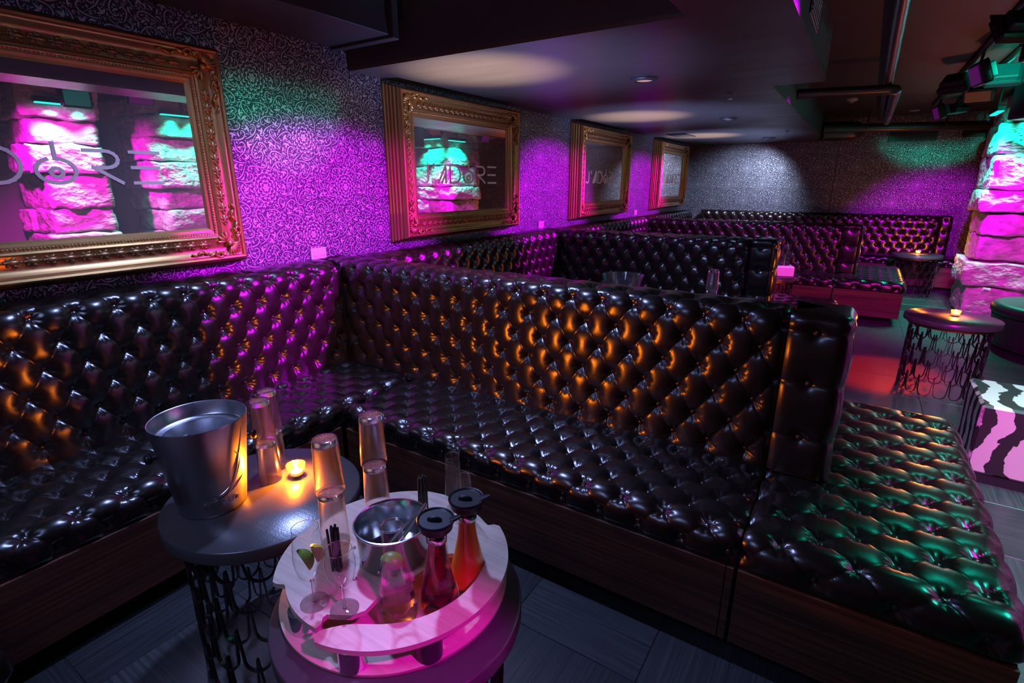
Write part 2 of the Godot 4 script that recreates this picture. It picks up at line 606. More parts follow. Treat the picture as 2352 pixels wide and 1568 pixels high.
func materials() -> void:
	damask()
	var l := mat("leather", Color(0.0075, 0.0048, 0.0036), 0.30, 0.0, 0.55)
	l.uv1_triplanar = true
	l.normal_enabled = true
	l.normal_texture = noise_tex(0.11, 3, 5, Color.BLACK, Color.WHITE, 512, true, 2.0)
	l.normal_scale = 0.16
	l.uv1_scale = Vector3(9, 16, 9)
	l.roughness_texture = noise_tex(0.02, 4, 9, Color(0.72, 0.72, 0.72), Color(1, 1, 1))
	l.roughness_texture_channel = BaseMaterial3D.TEXTURE_CHANNEL_RED
	l.roughness = 0.27
	mat("button", Color(0.02, 0.013, 0.01), 0.2, 0.0, 0.6)
	var w := mat("plinth_wood", Color(1, 1, 1), 0.42)
	w.albedo_texture = wood_image(3, Color(0.02, 0.007, 0.004), Color(0.17, 0.055, 0.026))
	w.uv1_triplanar = true
	w.uv1_world_triplanar = true
	w.uv1_scale = Vector3(0.9, 1.8, 0.9)
	mat("toe_kick", Color(0.004, 0.004, 0.004), 0.7)
	for k in 4:
		var f := mat("vinyl_%d" % k, Color(1, 1, 1), 0.36)
		var b: float = [0.8, 1.0, 1.15, 0.9][k]
		f.albedo_texture = wood_image(20 + k, Color(0.010, 0.011, 0.012) * b, Color(0.060, 0.060, 0.062) * b, 512, 512, 5.0)
		f.uv1_triplanar = true
		f.uv1_offset = Vector3(0.3 * k, 0, 0.17 * k)
		f.uv1_scale = Vector3.ONE * 1.6
	mat("subfloor", Color(0.01, 0.01, 0.01), 0.8)
	var g := mat("gilt", Color(0.40, 0.235, 0.085), 0.36, 0.9)
	g.uv1_triplanar = true
	g.roughness_texture = noise_tex(0.03, 4, 12, Color(0.5, 0.5, 0.5), Color(1, 1, 1))
	g.roughness = 0.45
	g.uv1_scale = Vector3.ONE * 3.0
	mat("gilt_antique", Color(0.30, 0.165, 0.07), 0.38, 0.8)
	mat("mirror_glass", Color(0.90, 0.84, 0.81), 0.006, 0.92)
	mat("frosted", Color(0.66, 0.58, 0.55), 0.4, 0.45)
	var c := mat("soffit_paint", Color(0.040, 0.034, 0.032), 0.32, 0.0, 0.5)
	c.uv1_triplanar = true
	c.uv1_world_triplanar = true
	c.roughness_texture = noise_tex(0.008, 4, 31, Color(0.6, 0.6, 0.6), Color(1, 1, 1))
	c.roughness = 0.42
	c.uv1_scale = Vector3(0.25, 1, 1.2)
	mat("fascia_paint", Color(0.018, 0.021, 0.03), 0.5)
	mat("ceiling_paint", Color(0.014, 0.015, 0.013), 0.55)
	mat("duct_metal", Color(0.02, 0.021, 0.024), 0.4, 0.3)
	mat("pipe_paint", Color(0.02, 0.024, 0.022), 0.33)
	mat("white_plastic", Color(0.45, 0.45, 0.45), 0.4)
	mat("chrome", Color(0.7, 0.7, 0.72), 0.12, 1.0)
	mat("black_plastic", Color(0.009, 0.010, 0.012), 0.34, 0.0, 0.4)
	var steel := mat("brushed_steel", Color(0.52, 0.53, 0.56), 0.26, 1.0)
	steel.uv1_triplanar = true
	steel.roughness_texture = noise_tex(0.05, 3, 41, Color(0.6, 0.6, 0.6), Color(1, 1, 1))
	steel.roughness = 0.34
	steel.uv1_scale = Vector3(3, 0.4, 3)
	mat("polished_steel", Color(0.66, 0.66, 0.68), 0.16, 1.0)
	mat("gunmetal", Color(0.10, 0.095, 0.09), 0.28, 0.9)
	var tt := mat("table_top", Color(0.042, 0.040, 0.042), 0.27, 0.0, 0.5)
	tt.uv1_triplanar = true
	tt.normal_enabled = true
	tt.normal_texture = noise_tex(0.05, 4, 55, Color.BLACK, Color.WHITE, 512, true, 3.0)
	tt.normal_scale = 0.18
	tt.uv1_scale = Vector3.ONE * 5.0
	mat("copper_band", Color(0.45, 0.17, 0.055), 0.35, 0.9)
	var ply := mat("birch", Color(1, 1, 1), 0.42)
	ply.albedo_texture = wood_image(71, Color(0.33, 0.245, 0.185), Color(0.50, 0.40, 0.32), 512, 512, 2.0)
	ply.uv1_triplanar = true
	ply.uv1_scale = Vector3.ONE * 2.2
	mat("dark_peg", Color(0.03, 0.028, 0.03), 0.35)
	glassy("thin_glass", 0.008)
	solid_glass("tumbler_glass", Color(1, 1, 1), 0.05)
	solid_glass("seeded_glass", Color(1, 0.98, 0.96), 0.05, 0.11)
	solid_glass("water", Color(1, 1, 1), 0.033)
	solid_glass("cranberry", Color(0.45, 0.0, 0.006), 0.033)
	solid_glass("ice", Color(0.95, 0.97, 1.0), 0.031, 0.05)
	var oj := mat("orange_juice", Color(0.92, 0.25, 0.012), 0.35)
	oj.subsurf_scatter_enabled = true
	oj.subsurf_scatter_strength = 0.4
	mat("lime_peel", Color(0.16, 0.28, 0.03), 0.4)
	mat("lime_flesh", Color(0.52, 0.58, 0.16), 0.35)
	mat("lemon_peel", Color(0.66, 0.46, 0.05), 0.4)
	mat("wax", Color(0.45, 0.38, 0.26), 0.5)
	glow("flame", Color(1.0, 0.62, 0.2), 16.0)
	mat("black_straw", Color(0.008, 0.008, 0.009), 0.25)
	var s := mat("stone", Color(1, 1, 1), 0.7)
	s.uv1_triplanar = true
	s.uv1_world_triplanar = true
	s.albedo_texture = noise_tex(0.012, 5, 81, Color(0.22, 0.21, 0.19), Color(0.62, 0.60, 0.56))
	s.heightmap_enabled = true
	s.heightmap_texture = noise_tex(0.02, 6, 83, Color.BLACK, Color.WHITE)
	s.heightmap_scale = 1.6
	s.uv1_scale = Vector3(0.9, 1.4, 0.9)
	mat("mortar", Color(0.10, 0.095, 0.08), 0.9)
	glow("led_cyan", Color(0.0, 0.75, 0.6), 2.2)
	glow("lamp_white", Color(0.8, 0.85, 1.0), 1.2)
	glow("lamp_rose", Color(0.75, 0.32, 0.24), 0.55)
	var z := mat("zebra", Color(1, 1, 1), 0.6)
	z.albedo_texture = zebra_image()
	z.uv1_triplanar = true
	z.uv1_scale = Vector3(1.8, 1.8, 1.8)
	mat("dark_leather", Color(0.02, 0.02, 0.019), 0.42)
	mat("right_wall", Color(0.16, 0.15, 0.15), 0.6)
	mat("menu_white", Color(0.7, 0.7, 0.7), 0.4)
	mat("bottle_red", Color(0.5, 0.02, 0.03), 0.2)
	mat("bottle_blue", Color(0.05, 0.08, 0.4), 0.2)
	mat("bottle_dark", Color(0.02, 0.03, 0.02), 0.12)

func zebra_image() -> ImageTexture:
	var w := 512
	var d := PackedByteArray()
	d.resize(w * w * 3)
	var n := FastNoiseLite.new()
	n.seed = 4
	n.frequency = 0.006
	var a := Color(0.012, 0.01, 0.009).linear_to_srgb()
	var b := Color(0.46, 0.42, 0.37).linear_to_srgb()
	for y in w:
		for x in w:
			var v := sin(TAU * 4.0 * x / w + 1.6 * n.get_noise_2d(x * 0.4, y * 0.7) + 1.1 * sin(TAU * y / w))
			var th := 0.1 + 0.9 * n.get_noise_2d(x * 0.4 + 700.0, y * 1.4)
			var c := a if v > th else b
			var o := (y * w + x) * 3
			d[o] = int(c.r * 255)
			d[o + 1] = int(c.g * 255)
			d[o + 2] = int(c.b * 255)
	return image_tex(Image.create_from_data(w, w, false, Image.FORMAT_RGB8, d))

# ------------------------------------------------------------------ the room
func shell() -> void:
	var zc := (ZF + ZB) / 2
	var zl := ZF - ZB
	var xc := (XW + XR) / 2
	var xl := XR - XW
	struct("wall_left", box(Vector3(0.2, 3.0, zl + 0.4)), M.wallpaper, Vector3(XW - 0.1, 1.4, zc))
	var wb := struct("wall_back", box(Vector3(xl, 3.0, 0.2)), M.wallpaper, Vector3(xc, 1.4, ZB - 0.1))
	obj("wallpaper_seam_strip", box(Vector3(0.012, 2.3, 0.006)), M.duct_metal, wb, Vector3(-0.45 - xc, -0.25, 0.103))
	struct("wall_right", box(Vector3(0.2, 3.0, zl + 0.4)), M.right_wall, Vector3(XR + 0.1, 1.4, zc))
	struct("wall_front", box(Vector3(xl, 3.0, 0.2)), M.right_wall, Vector3(xc, 1.4, ZF + 0.1))
	# floor of square vinyl planks laid in alternating directions
	var fl := struct("floor", box(Vector3(xl, 0.1, zl)), M.subfloor, Vector3(xc, -0.053, zc))
	var tile := cbox(Vector3(0.497, 0.012, 0.497), 0.0015)
	var nx := 12
	var nz := 25
	for i in nx:
		for j in nz:
			var t := obj("plank", tile, M["vinyl_%d" % rng.randi_range(0, 3)], fl, Vector3(XW + 0.25 + 0.5 * i - xc, 0.047, ZF - 0.25 - 0.5 * j - zc))
			if (i + j) % 2 == 1:
				t.rotation.y = PI / 2
	# upper ceiling and the dropped soffit
	struct("ceiling", box(Vector3(xl + 0.4, 0.2, zl + 0.4)), M.ceiling_paint, Vector3(xc, YC + 0.1, zc))
	var z1 := -2.53
	var z2 := -4.57
	var h := YC - YS
	var yy := YS + h / 2
	var so := thing("trim_1", "", "")
	so.remove_meta("label"); so.remove_meta("category"); so.set_meta("kind", "structure")
	soffit_block(so, Vector3(XW, YS, ZB), Vector3(-0.68, YC, z2))
	soffit_block(so, Vector3(XW, YS, z2), Vector3(-0.345, YC, z1))
	soffit_block(so, Vector3(-0.75, YS, z1), Vector3(-0.345, YC, ZF))

func soffit_block(p: Node3D, a: Vector3, b: Vector3) -> void:
	var s := b - a
	obj("soffit_board", box(Vector3(s.x, 0.02, s.z)), M.soffit_paint, p, Vector3((a.x + b.x) / 2, a.y + 0.01, (a.z + b.z) / 2))
	obj("soffit_fascia", box(Vector3(s.x, s.y - 0.02, s.z)), M.fascia_paint, p, Vector3((a.x + b.x) / 2, a.y + 0.02 + (s.y - 0.02) / 2, (a.z + b.z) / 2))

func ceiling_things() -> void:
	# rectangular duct over the first booth
	var d := thing("air_duct", "black rectangular air duct running along the damask wall near the ceiling", "duct")
	obj("duct_body", cbox(Vector3(0.50, YC - 2.385, 4.0), 0.004), M.duct_metal, d, Vector3(XW + 0.28, (YC + 2.385) / 2, -0.42))
	obj("flange", cbox(Vector3(0.53, YC - 2.365, 0.05), 0.004), M.duct_metal, d, Vector3(XW + 0.295, (YC + 2.365) / 2, -2.40))
	obj("flange", cbox(Vector3(0.53, YC - 2.365, 0.05), 0.004), M.duct_metal, d, Vector3(XW + 0.295, (YC + 2.365) / 2, -1.2))
	# downlights in the soffit
	var ring := lathe([Vector2(0.0, -0.004), Vector2(0.058, -0.004), Vector2(0.062, -0.02), Vector2(0.085, -0.016), Vector2(0.092, -0.006), Vector2(0.092, 0.0), Vector2(0.0, 0.0)], 36)
	var lens := cyl(0.056, 0.056, 0.006, 28)
	for w in [[-3.78, "the second booth"], [-6.5, "the third booth"], [-9.55, "the last booth"]]:
		var z: float = w[0]
		var o := thing("downlight", "round black recessed downlight with a rose lens over " + w[1], "light", Vector3(-1.37, YS, z), 0, "downlights in the low ceiling")
		obj("trim_ring", ring, M.fascia_paint, o)
		obj("lens", lens, M.lamp_rose, o, Vector3(0, -0.009, 0))
	for w in [[-4.73, "second"], [-8.45, "third"]]:
		var z: float = w[0]
		var o := thing("sprinkler", "small chrome sprinkler head above the %s partition bench" % w[1], "sprinkler", Vector3(-1.0, YS, z), 0, "sprinklers in the low ceiling")
		obj("escutcheon", lathe([Vector2(0, -0.008), Vector2(0.02, -0.008), Vector2(0.034, 0), Vector2(0, 0)], 20), M.chrome, o)
		obj("stem", cyl(0.008, 0.008, 0.035, 12), M.chrome, o, Vector3(0, -0.022, 0))
		obj("deflector", cyl(0.02, 0.02, 0.003, 16), M.chrome, o, Vector3(0, -0.045, 0))
	var lp := thing("fill_panel", "added fill light panel, unseen, on the ceiling behind the first booth", "light", Vector3(-1.3, YC, 0.75))  # unseen panel, added as a body for the cool fill light
	obj("panel_frame", cbox(Vector3(1.16, 0.025, 0.61), 0.004), M.black_plastic, lp, Vector3(0, -0.0125, 0))
	obj("fill_panel_light", cbox(Vector3(1.08, 0.008, 0.53), 0.002), M.lamp_white, lp, Vector3(0, -0.027, 0))
	var dl := thing("downlight", "white recessed downlight in the raised ceiling over the first booth", "light", Vector3(-1.85, YC, -1.50))
	obj("trim_ring", ring, M.black_plastic, dl)
	obj("lens_light", lens, M.lamp_white, dl, Vector3(0, -0.014, 0))
	for z in [-2.78, -5.62, -8.45]:
		var u := thing("up_lamp", "small black drum up-lamp on the floor behind the %s partition" % ["first", "second", "third"][[-2.78, -5.62, -8.45].find(z)], "light", Vector3(-1.85, 0, z), 0, "up-lamps behind the booth partitions")
		obj("lamp_drum", lathe([Vector2(0, 0), Vector2(0.08, 0), Vector2(0.085, 0.01), Vector2(0.085, 0.19), Vector2(0.07, 0.2), Vector2(0.07, 0.185), Vector2(0, 0.185)], 28), M.black_plastic, u)
		obj("lens_light", cyl(0.066, 0.066, 0.006, 24), M.lamp_white, u, Vector3(0, 0.19, 0))
	# ceiling vent by the wall
	grille("ceiling_vent", "black slotted air vent set flat in the low ceiling by the mirror wall", Vector3(-2.4, YS - 0.006, -8.35), Vector3(0.28, 0.012, 0.55), false)
	grille("fascia_vent", "black slotted vent in the side of the dropped ceiling above the aisle", Vector3(-0.343, 2.44, -3.3), Vector3(0.012, 0.16, 0.42), true)
	grille("fascia_vent", "small black slotted vent in the stepped back side of the dropped ceiling", Vector3(-0.678, 2.45, -5.2), Vector3(0.012, 0.13, 0.3), true)
	# pipes
	var p := obj("ceiling_pipe", tube(PackedVector3Array([Vector3(-0.01, 2.5, 1.5), Vector3(0.02, 2.5, -4.0), Vector3(0.06, 2.5, -9.75)]), [0.04], 16), M.pipe_paint)
	tag(p, "long black pipe running under the ceiling towards the back wall", "pipe")
	var bend := PackedVector3Array([Vector3(-0.68, 2.42, -6.15), Vector3(0.02, 2.42, -6.3)])
	for k in 7:
		var a := PI / 2 * (k + 1) / 7.0
		bend.append(Vector3(0.02 + 0.09 * sin(a), 2.42, -6.39 + 0.09 * cos(a)))
	bend.append(Vector3(0.12, 2.41, -9.4))
	p = obj("elbow_pipe", tube(bend, [0.045], 16), M.pipe_paint)
	tag(p, "black pipe with an elbow turning from the dropped ceiling to the back", "pipe")
	var cp := thing("cross_pipe", "thick black pipe crossing in front of the back wall below the ceiling", "pipe")
	obj("pipe_run", tube(PackedVector3Array([Vector3(-0.66, 2.385, -9.75), Vector3(1.42, 2.385, -10.35)]), [0.06], 20), M.pipe_paint, cp)
	for x in [-0.1, 0.85]:
		obj("hanger_strap", cbox(Vector3(0.02, 0.25, 0.13), 0.003), M.duct_metal, cp, Vector3(x, 2.49, -9.75 - (x + 0.66) * 0.288))
	p = obj("round_duct", tube(PackedVector3Array([Vector3(-0.68, 2.36, -9.95), Vector3(-0.33, 2.36, -10.05), Vector3(-0.25, 2.36, -10.12), Vector3(-0.22, 2.36, -10.25)]), [0.14, 0.14, 0.13, 0.11], 24), M.pipe_paint)
	tag(p, "fat black round duct ending beside the dropped ceiling at the back wall", "duct")
	grille("wall_grille", "wide black linear air grille high on the back wall", Vector3(0.52, 2.305, ZB + 0.02), Vector3(0.62, 0.15, 0.04), false)
	grille("wall_grille", "narrow black air grille on the back wall beside the stone pier", Vector3(1.27, 2.335, ZB + 0.02), Vector3(0.28, 0.15, 0.04), false)
	# smoke detector, small ceiling lamp plates
	var sd := thing("smoke_detector", "white round smoke detector under the black ceiling by the pipes", "detector", Vector3(-0.3, YC, -8.4))
	obj("detector_base", lathe([Vector2(0, -0.03), Vector2(0.05, -0.03), Vector2(0.062, -0.018), Vector2(0.065, 0), Vector2(0, 0)], 24), M.white_plastic, sd)
	obj("sensor_head", lathe([Vector2(0, -0.05), Vector2(0.022, -0.05), Vector2(0.026, -0.03), Vector2(0, -0.03)], 20), M.white_plastic, sd)
	var cl := thing("ceiling_lamp", "small flat rectangular white lamp on the black ceiling", "light", Vector3(0.62, YC, -7.9))
	obj("lamp_housing", cbox(Vector3(0.16, 0.02, 0.1), 0.004), M.duct_metal, cl, Vector3(0, -0.01, 0))
	obj("lamp_lens", cbox(Vector3(0.14, 0.006, 0.08), 0.002), M.white_plastic, cl, Vector3(0, -0.022, 0))
	var cl2 := thing("ceiling_lamp", "small flat round lamp on the black ceiling near the back wall", "light", Vector3(0.45, YC, -10.2))
	obj("lamp_lens", lathe([Vector2(0, -0.012), Vector2(0.06, -0.012), Vector2(0.07, 0), Vector2(0, 0)], 24), M.white_plastic, cl2)
	# lighting rails and lamps
	for r in [[0.62, 2.594, "black lighting rail under the ceiling above the aisle"], [0.86, 2.594, "second black lighting rail beside the stone piers"]]:
		var t := thing("lighting_rail", r[2], "rail")
		obj("rail_bar", tube(PackedVector3Array([Vector3(r[0], r[1], 1.2), Vector3(r[0], r[1], -9.5)]), [0.026], 12), M.pipe_paint, t)
		for z in [-1.0, -3.2, -5.0, -7.2, -9.3]:
			obj("rail_bracket", cbox(Vector3(0.03, YC - r[1], 0.03), 0.003), M.pipe_paint, t, Vector3(r[0], (YC + r[1]) / 2, z))
	for k in LAMPS.size():
		var p8: Array = LAMPS[k]
		wash_lamp(p8[0], p8[1], "black flat stage lamp on the lighting rail " + p8[5], p8[2], p8[3], p8[4])
	# LED battens over the stone piers
	for b in [[Vector3(1.14, 2.36, -8.42), 0.0, "short cyan LED batten at the top of the back stone pier"], [Vector3(1.62, 2.40, -8.20), PI / 2, "cyan LED batten across the front of the back stone pier"], [Vector3(1.45, 2.36, -2.4), 0.0, "cyan LED batten over the stone pier nearest the first booth"], [Vector3(1.45, 2.36, -3.55), 0.0, "cyan LED batten over the second stone pier"]]:
		var t := thing("led_batten", b[2], "light", b[0], b[1])
		obj("batten_housing", cbox(Vector3(0.08, 0.05, 0.5), 0.005), M.black_plastic, t, Vector3(0, 0.03, 0))
		obj("led_strip_light", cbox(Vector3(0.055, 0.012, 0.48), 0.003), M.led_cyan, t)
		for dz in [-0.12, 0.12]:
			var off := Vector3(0, 0, dz).rotated(Vector3.UP, b[1])
			spot("batten_light", b[0] + off + Vector3(0, -0.014, 0), b[0] + off + Vector3(0.10, -1.0, 0).rotated(Vector3.UP, b[1]), CYAN, BATTEN_E * (1.0 if b[0].z < -5.0 else 0.7), 48.0, 0.06, 0.7)
		obj("batten_bracket", cbox(Vector3(0.02, YC - 2.41, 0.04), 0.002), M.black_plastic, t, Vector3(0, 0.05 + (YC - 2.41) / 2, 0))
	# speaker box by the pier
	var sp := thing("speaker", "dark boxy loudspeaker hung under the ceiling beside the stone pier", "speaker", Vector3(1.28, 2.36, -7.4), 0.5)
	obj("cabinet", cbox(Vector3(0.3, 0.32, 0.24), 0.012), M.duct_metal, sp)
	obj("keypad_plate", cbox(Vector3(0.1, 0.2, 0.01), 0.004), M.fascia_paint, sp, Vector3(-0.05, 0, 0.125))
	obj("dial", cyl(0.02, 0.02, 0.012, 16), M.chrome, sp, Vector3(-0.05, 0.05, 0.134), Vector3(PI / 2, 0, 0))
	obj("hanging_bracket", cbox(Vector3(0.04, 0.11, 0.04), 0.003), M.black_plastic, sp, Vector3(0, 0.21, 0))

func grille(called: String, label: String, at: Vector3, s: Vector3, side: bool) -> void:
	var o := thing(called, label, "vent", at)
	var flat_y := s.y < s.z and s.y < s.x
	obj("frame_plate", cbox(s, 0.003), M.black_plastic, o)
	var n := 7
	for k in n:
		var f := (k + 0.5) / n - 0.5
		if flat_y:
			obj("slat", cbox(Vector3(s.x * 0.86, 0.006, 0.02), 0.002), M.duct_metal, o, Vector3(0, -s.y / 2, f * s.z * 0.9))
		elif side:
			obj("slat", cbox(Vector3(0.01, 0.012, s.z * 0.9), 0.002), M.duct_metal, o, Vector3(s.x / 2, f * s.y * 0.86, 0))
		else:
			obj("slat", cbox(Vector3(s.x * 0.92, 0.011, 0.012), 0.002), M.duct_metal, o, Vector3(0, f * s.y * 0.86, s.z / 2))

func wash_lamp(at: Vector3, to: Vector3, label: String, col: Color, energy: float, angle: float) -> void:
	var o := thing("stage_lamp", label, "light", at)
	o.look_at_from_position(at, to, Vector3.UP)
	obj("housing", cbox(Vector3(0.24, 0.17, 0.07), 0.012), M.black_plastic, o, Vector3(0, 0, 0.055))
	obj("rear_fins", cbox(Vector3(0.18, 0.12, 0.05), 0.01), M.duct_metal, o, Vector3(0, 0, 0.11))
	var m: StandardMaterial3D = glow("lamp_lens_%d" % names["stage_lamp"], Color(col.r, col.g, col.b) * 0.06, 1.0)
	obj("lens_light", cbox(Vector3(0.2, 0.13, 0.008), 0.002), m, o, Vector3(0, 0, 0.018))
	obj("yoke", tube(PackedVector3Array([Vector3(-0.13, 0, 0.07), Vector3(-0.13, 0.085, 0.07), Vector3(0.13, 0.085, 0.07), Vector3(0.13, 0, 0.07)]), [0.009], 8), M.duct_metal, o)
	var hook := Vector3(0, 0.085, 0.07)
	var held := o.transform * hook
	obj("clamp_rod", tube(PackedVector3Array([hook, o.transform.affine_inverse() * Vector3(0.62 if at.x < 0.7 else 0.86, 2.566, held.z)]), [0.011], 8), M.pipe_paint, o)
	spot("stage_lamp_beam", at, to, col, energy, angle, 0.05, 0.6)

# ------------------------------------------------------------------ gilt mirrors
# letters of the sign as strokes in a box 1 high; [advance, strokes]
func letter_strokes() -> Array:
	var o := PackedVector2Array()
	for k in 25:
		var a := PI * 0.62 + TAU * k / 24.0 * 0.93
		o.append(Vector2(0.36 + 0.33 * cos(a), 0.36 + 0.36 * sin(a)))
	o.append(Vector2(0.38, 1.18))
	var drop := PackedVector2Array()
	for k in 13:
		var a := TAU * k / 12.0
		drop.append(Vector2(0.36 + 0.1 * cos(a), 0.3 + 0.13 * sin(a)))
	var j := PackedVector2Array([Vector2(0.42, 1.0), Vector2(0.42, 0.28)])
	for k in 9:
		var a := -PI * k / 8.0 * 0.8
		j.append(Vector2(0.22 + 0.2 * cos(a), 0.24 + 0.24 * sin(a)))
	var d := PackedVector2Array([Vector2(0.0, 0.0), Vector2(0.0, 1.0), Vector2(0.28, 1.0)])
	for k in 11:
		var a := PI / 2 - PI * k / 10.0
		d.append(Vector2(0.28 + 0.36 * cos(a), 0.5 + 0.5 * sin(a)))
	d.append(Vector2(0.0, 0.0))
	var r := PackedVector2Array([Vector2(0.0, 1.0), Vector2(0.36, 1.0)])
	for k in 9:
		var a := PI / 2 - PI * k / 8.0
		r.append(Vector2(0.36 + 0.24 * cos(a), 0.74 + 0.26 * sin(a)))
	r.append(Vector2(0.12, 0.48))
	r.append(Vector2(0.62, 0.0))
	return [
		["letter_j", 0.62, [j]],
		["apostrophe", 0.16, [PackedVector2Array([Vector2(0.04, 1.05), Vector2(0.0, 0.8)])]],
		["letter_a", 0.62, [PackedVector2Array([Vector2(0.0, 0.0), Vector2(0.46, 1.0), Vector2(0.46, 0.0)]), PackedVector2Array([Vector2(0.2, 0.0), Vector2(0.46, 0.55)])]],
		["letter_d", 0.72, [d]],
		["letter_o", 0.78, [o, drop]],
		["letter_r", 0.74, [r]],
		["letter_e", 0.62, [PackedVector2Array([Vector2(0, 1), Vector2(0.6, 1)]), PackedVector2Array([Vector2(0, 0.5), Vector2(0.56, 0.5)]), PackedVector2Array([Vector2(0, 0), Vector2(0.6, 0)])]],
	]

# flat strokes with thickness, in the xy plane, facing +z
func stroke_into(st: SurfaceTool, pts: PackedVector2Array, w: float, th: float) -> void:
	for i in pts.size() - 1:
		var a := pts[i]
		var b := pts[i + 1]
		var d := (b - a).normalized()
		a -= d * w * 0.35
		b += d * w * 0.35
		var n := Vector2(-d.y, d.x) * w / 2
		var q := [a + n, b + n, b - n, a - n]
		quad_out(st, v3(q[0], th), v3(q[1], th), v3(q[2], th), v3(q[3], th), Vector3(0, 0, 1))
		for k in 4:
			var e0: Vector2 = q[k]
			var e1: Vector2 = q[(k + 1) % 4]
			var m := (e0 + e1) / 2 - (a + b) / 2
			quad_out(st, v3(e0, 0), v3(e1, 0), v3(e1, th), v3(e0, th), Vector3(m.x, m.y, 0))

func v3(p: Vector2, z: float) -> Vector3:
	return Vector3(p.x, p.y, z)

var frame_parts := {}

func gilt_mirror(i: int) -> void:
	# local axes: x to the right along the wall, y up, z out of the wall
	var zc: float = [-0.84, -3.60, -6.46, -9.32][i]
	var lab: String = ["wide gilt framed mirror over the first booth, the one beside the air duct", "gilt framed mirror just past the start of the low ceiling, reflecting cyan stone", "gilt framed mirror with its sign in full, over the third booth", "gilt framed mirror nearest the back wall corner"][i]
	var o := thing("gilt_mirror", lab, "mirror", Vector3(XW, 1.7125, zc), PI / 2, "gilt mirrors along the damask wall")
	if frame_parts.is_empty():
		build_frame_parts()
	obj("moulding", frame_parts.moulding, M.gilt, o)
	obj("backing_board", box(Vector3(1.40, 0.86, 0.01)), M.gilt_antique, o, Vector3(0, 0, 0.06))
	obj("mirror_pane", box(Vector3(1.26, 0.72, 0.006)), M.mirror_glass, o, Vector3(0, 0, 0.098))
	var bd := obj("bead_strip", frame_parts.beads, M.gilt, o)
	bd.set_meta("kind", "stuff")
	# running ornament
	var hw := 0.76 - 0.083
	var hh := 0.4975 - 0.083
	for side in 4:
		var along := hw if side % 2 == 0 else hh
		var n: int = 19 if side % 2 == 0 else 11
		for k in n:
			var t := ((k + 0.5) / n * 2.0 - 1.0) * (along - 0.09)
			var p: Vector3 = [Vector3(t, hh, 0.126), Vector3(hw, t, 0.126), Vector3(t, -hh, 0.126), Vector3(-hw, t, 0.126)][side]
			obj("leaf_knot", frame_parts.knot, M.gilt_antique, o, p, Vector3(0, 0, 0.0 if side % 2 == 0 else PI / 2))
	for cx in [-1, 1]:
		for cy in [-1, 1]:
			var c := obj("corner_scroll", frame_parts.corner, M.gilt, o, Vector3(cx * 0.690, cy * 0.4275, 0.135))
			c.scale = Vector3(cx, cy, 1) if cx * cy > 0 else Vector3(1, 1, 1)
			if cx * cy < 0:
				c.rotation.z = PI / 2 if cx < 0 else -PI / 2
			elif cx < 0:
				c.scale = Vector3.ONE
				c.rotation.z = PI
	# sign letters on the glass
	var x := -0.55
	var sc := Vector2(0.20, 0.132)
	var sign_node := Node3D.new()
	sign_node.name = "sign"
	o.add_child(sign_node)
	sign_node.position = Vector3(0, -0.115, 0.1015)
	for l in letter_strokes():
		var key: String = l[0]
		if not frame_parts.has(key):
			var built := []
			for s in l[2]:
				var st := SurfaceTool.new()
				st.begin(Mesh.PRIMITIVE_TRIANGLES)
				st.set_smooth_group(-1)
				var q := PackedVector2Array()
				for p in s:
					q.append(p * sc)
				stroke_into(st, q, 0.014, 0.003)
				st.generate_normals()
				built.append(st.commit())
			frame_parts[key] = built
		for part in frame_parts[key]:
			obj(key, part, M.frosted, sign_node, Vector3(x, 0, 0))
		x += l[1] * sc.x + 0.022

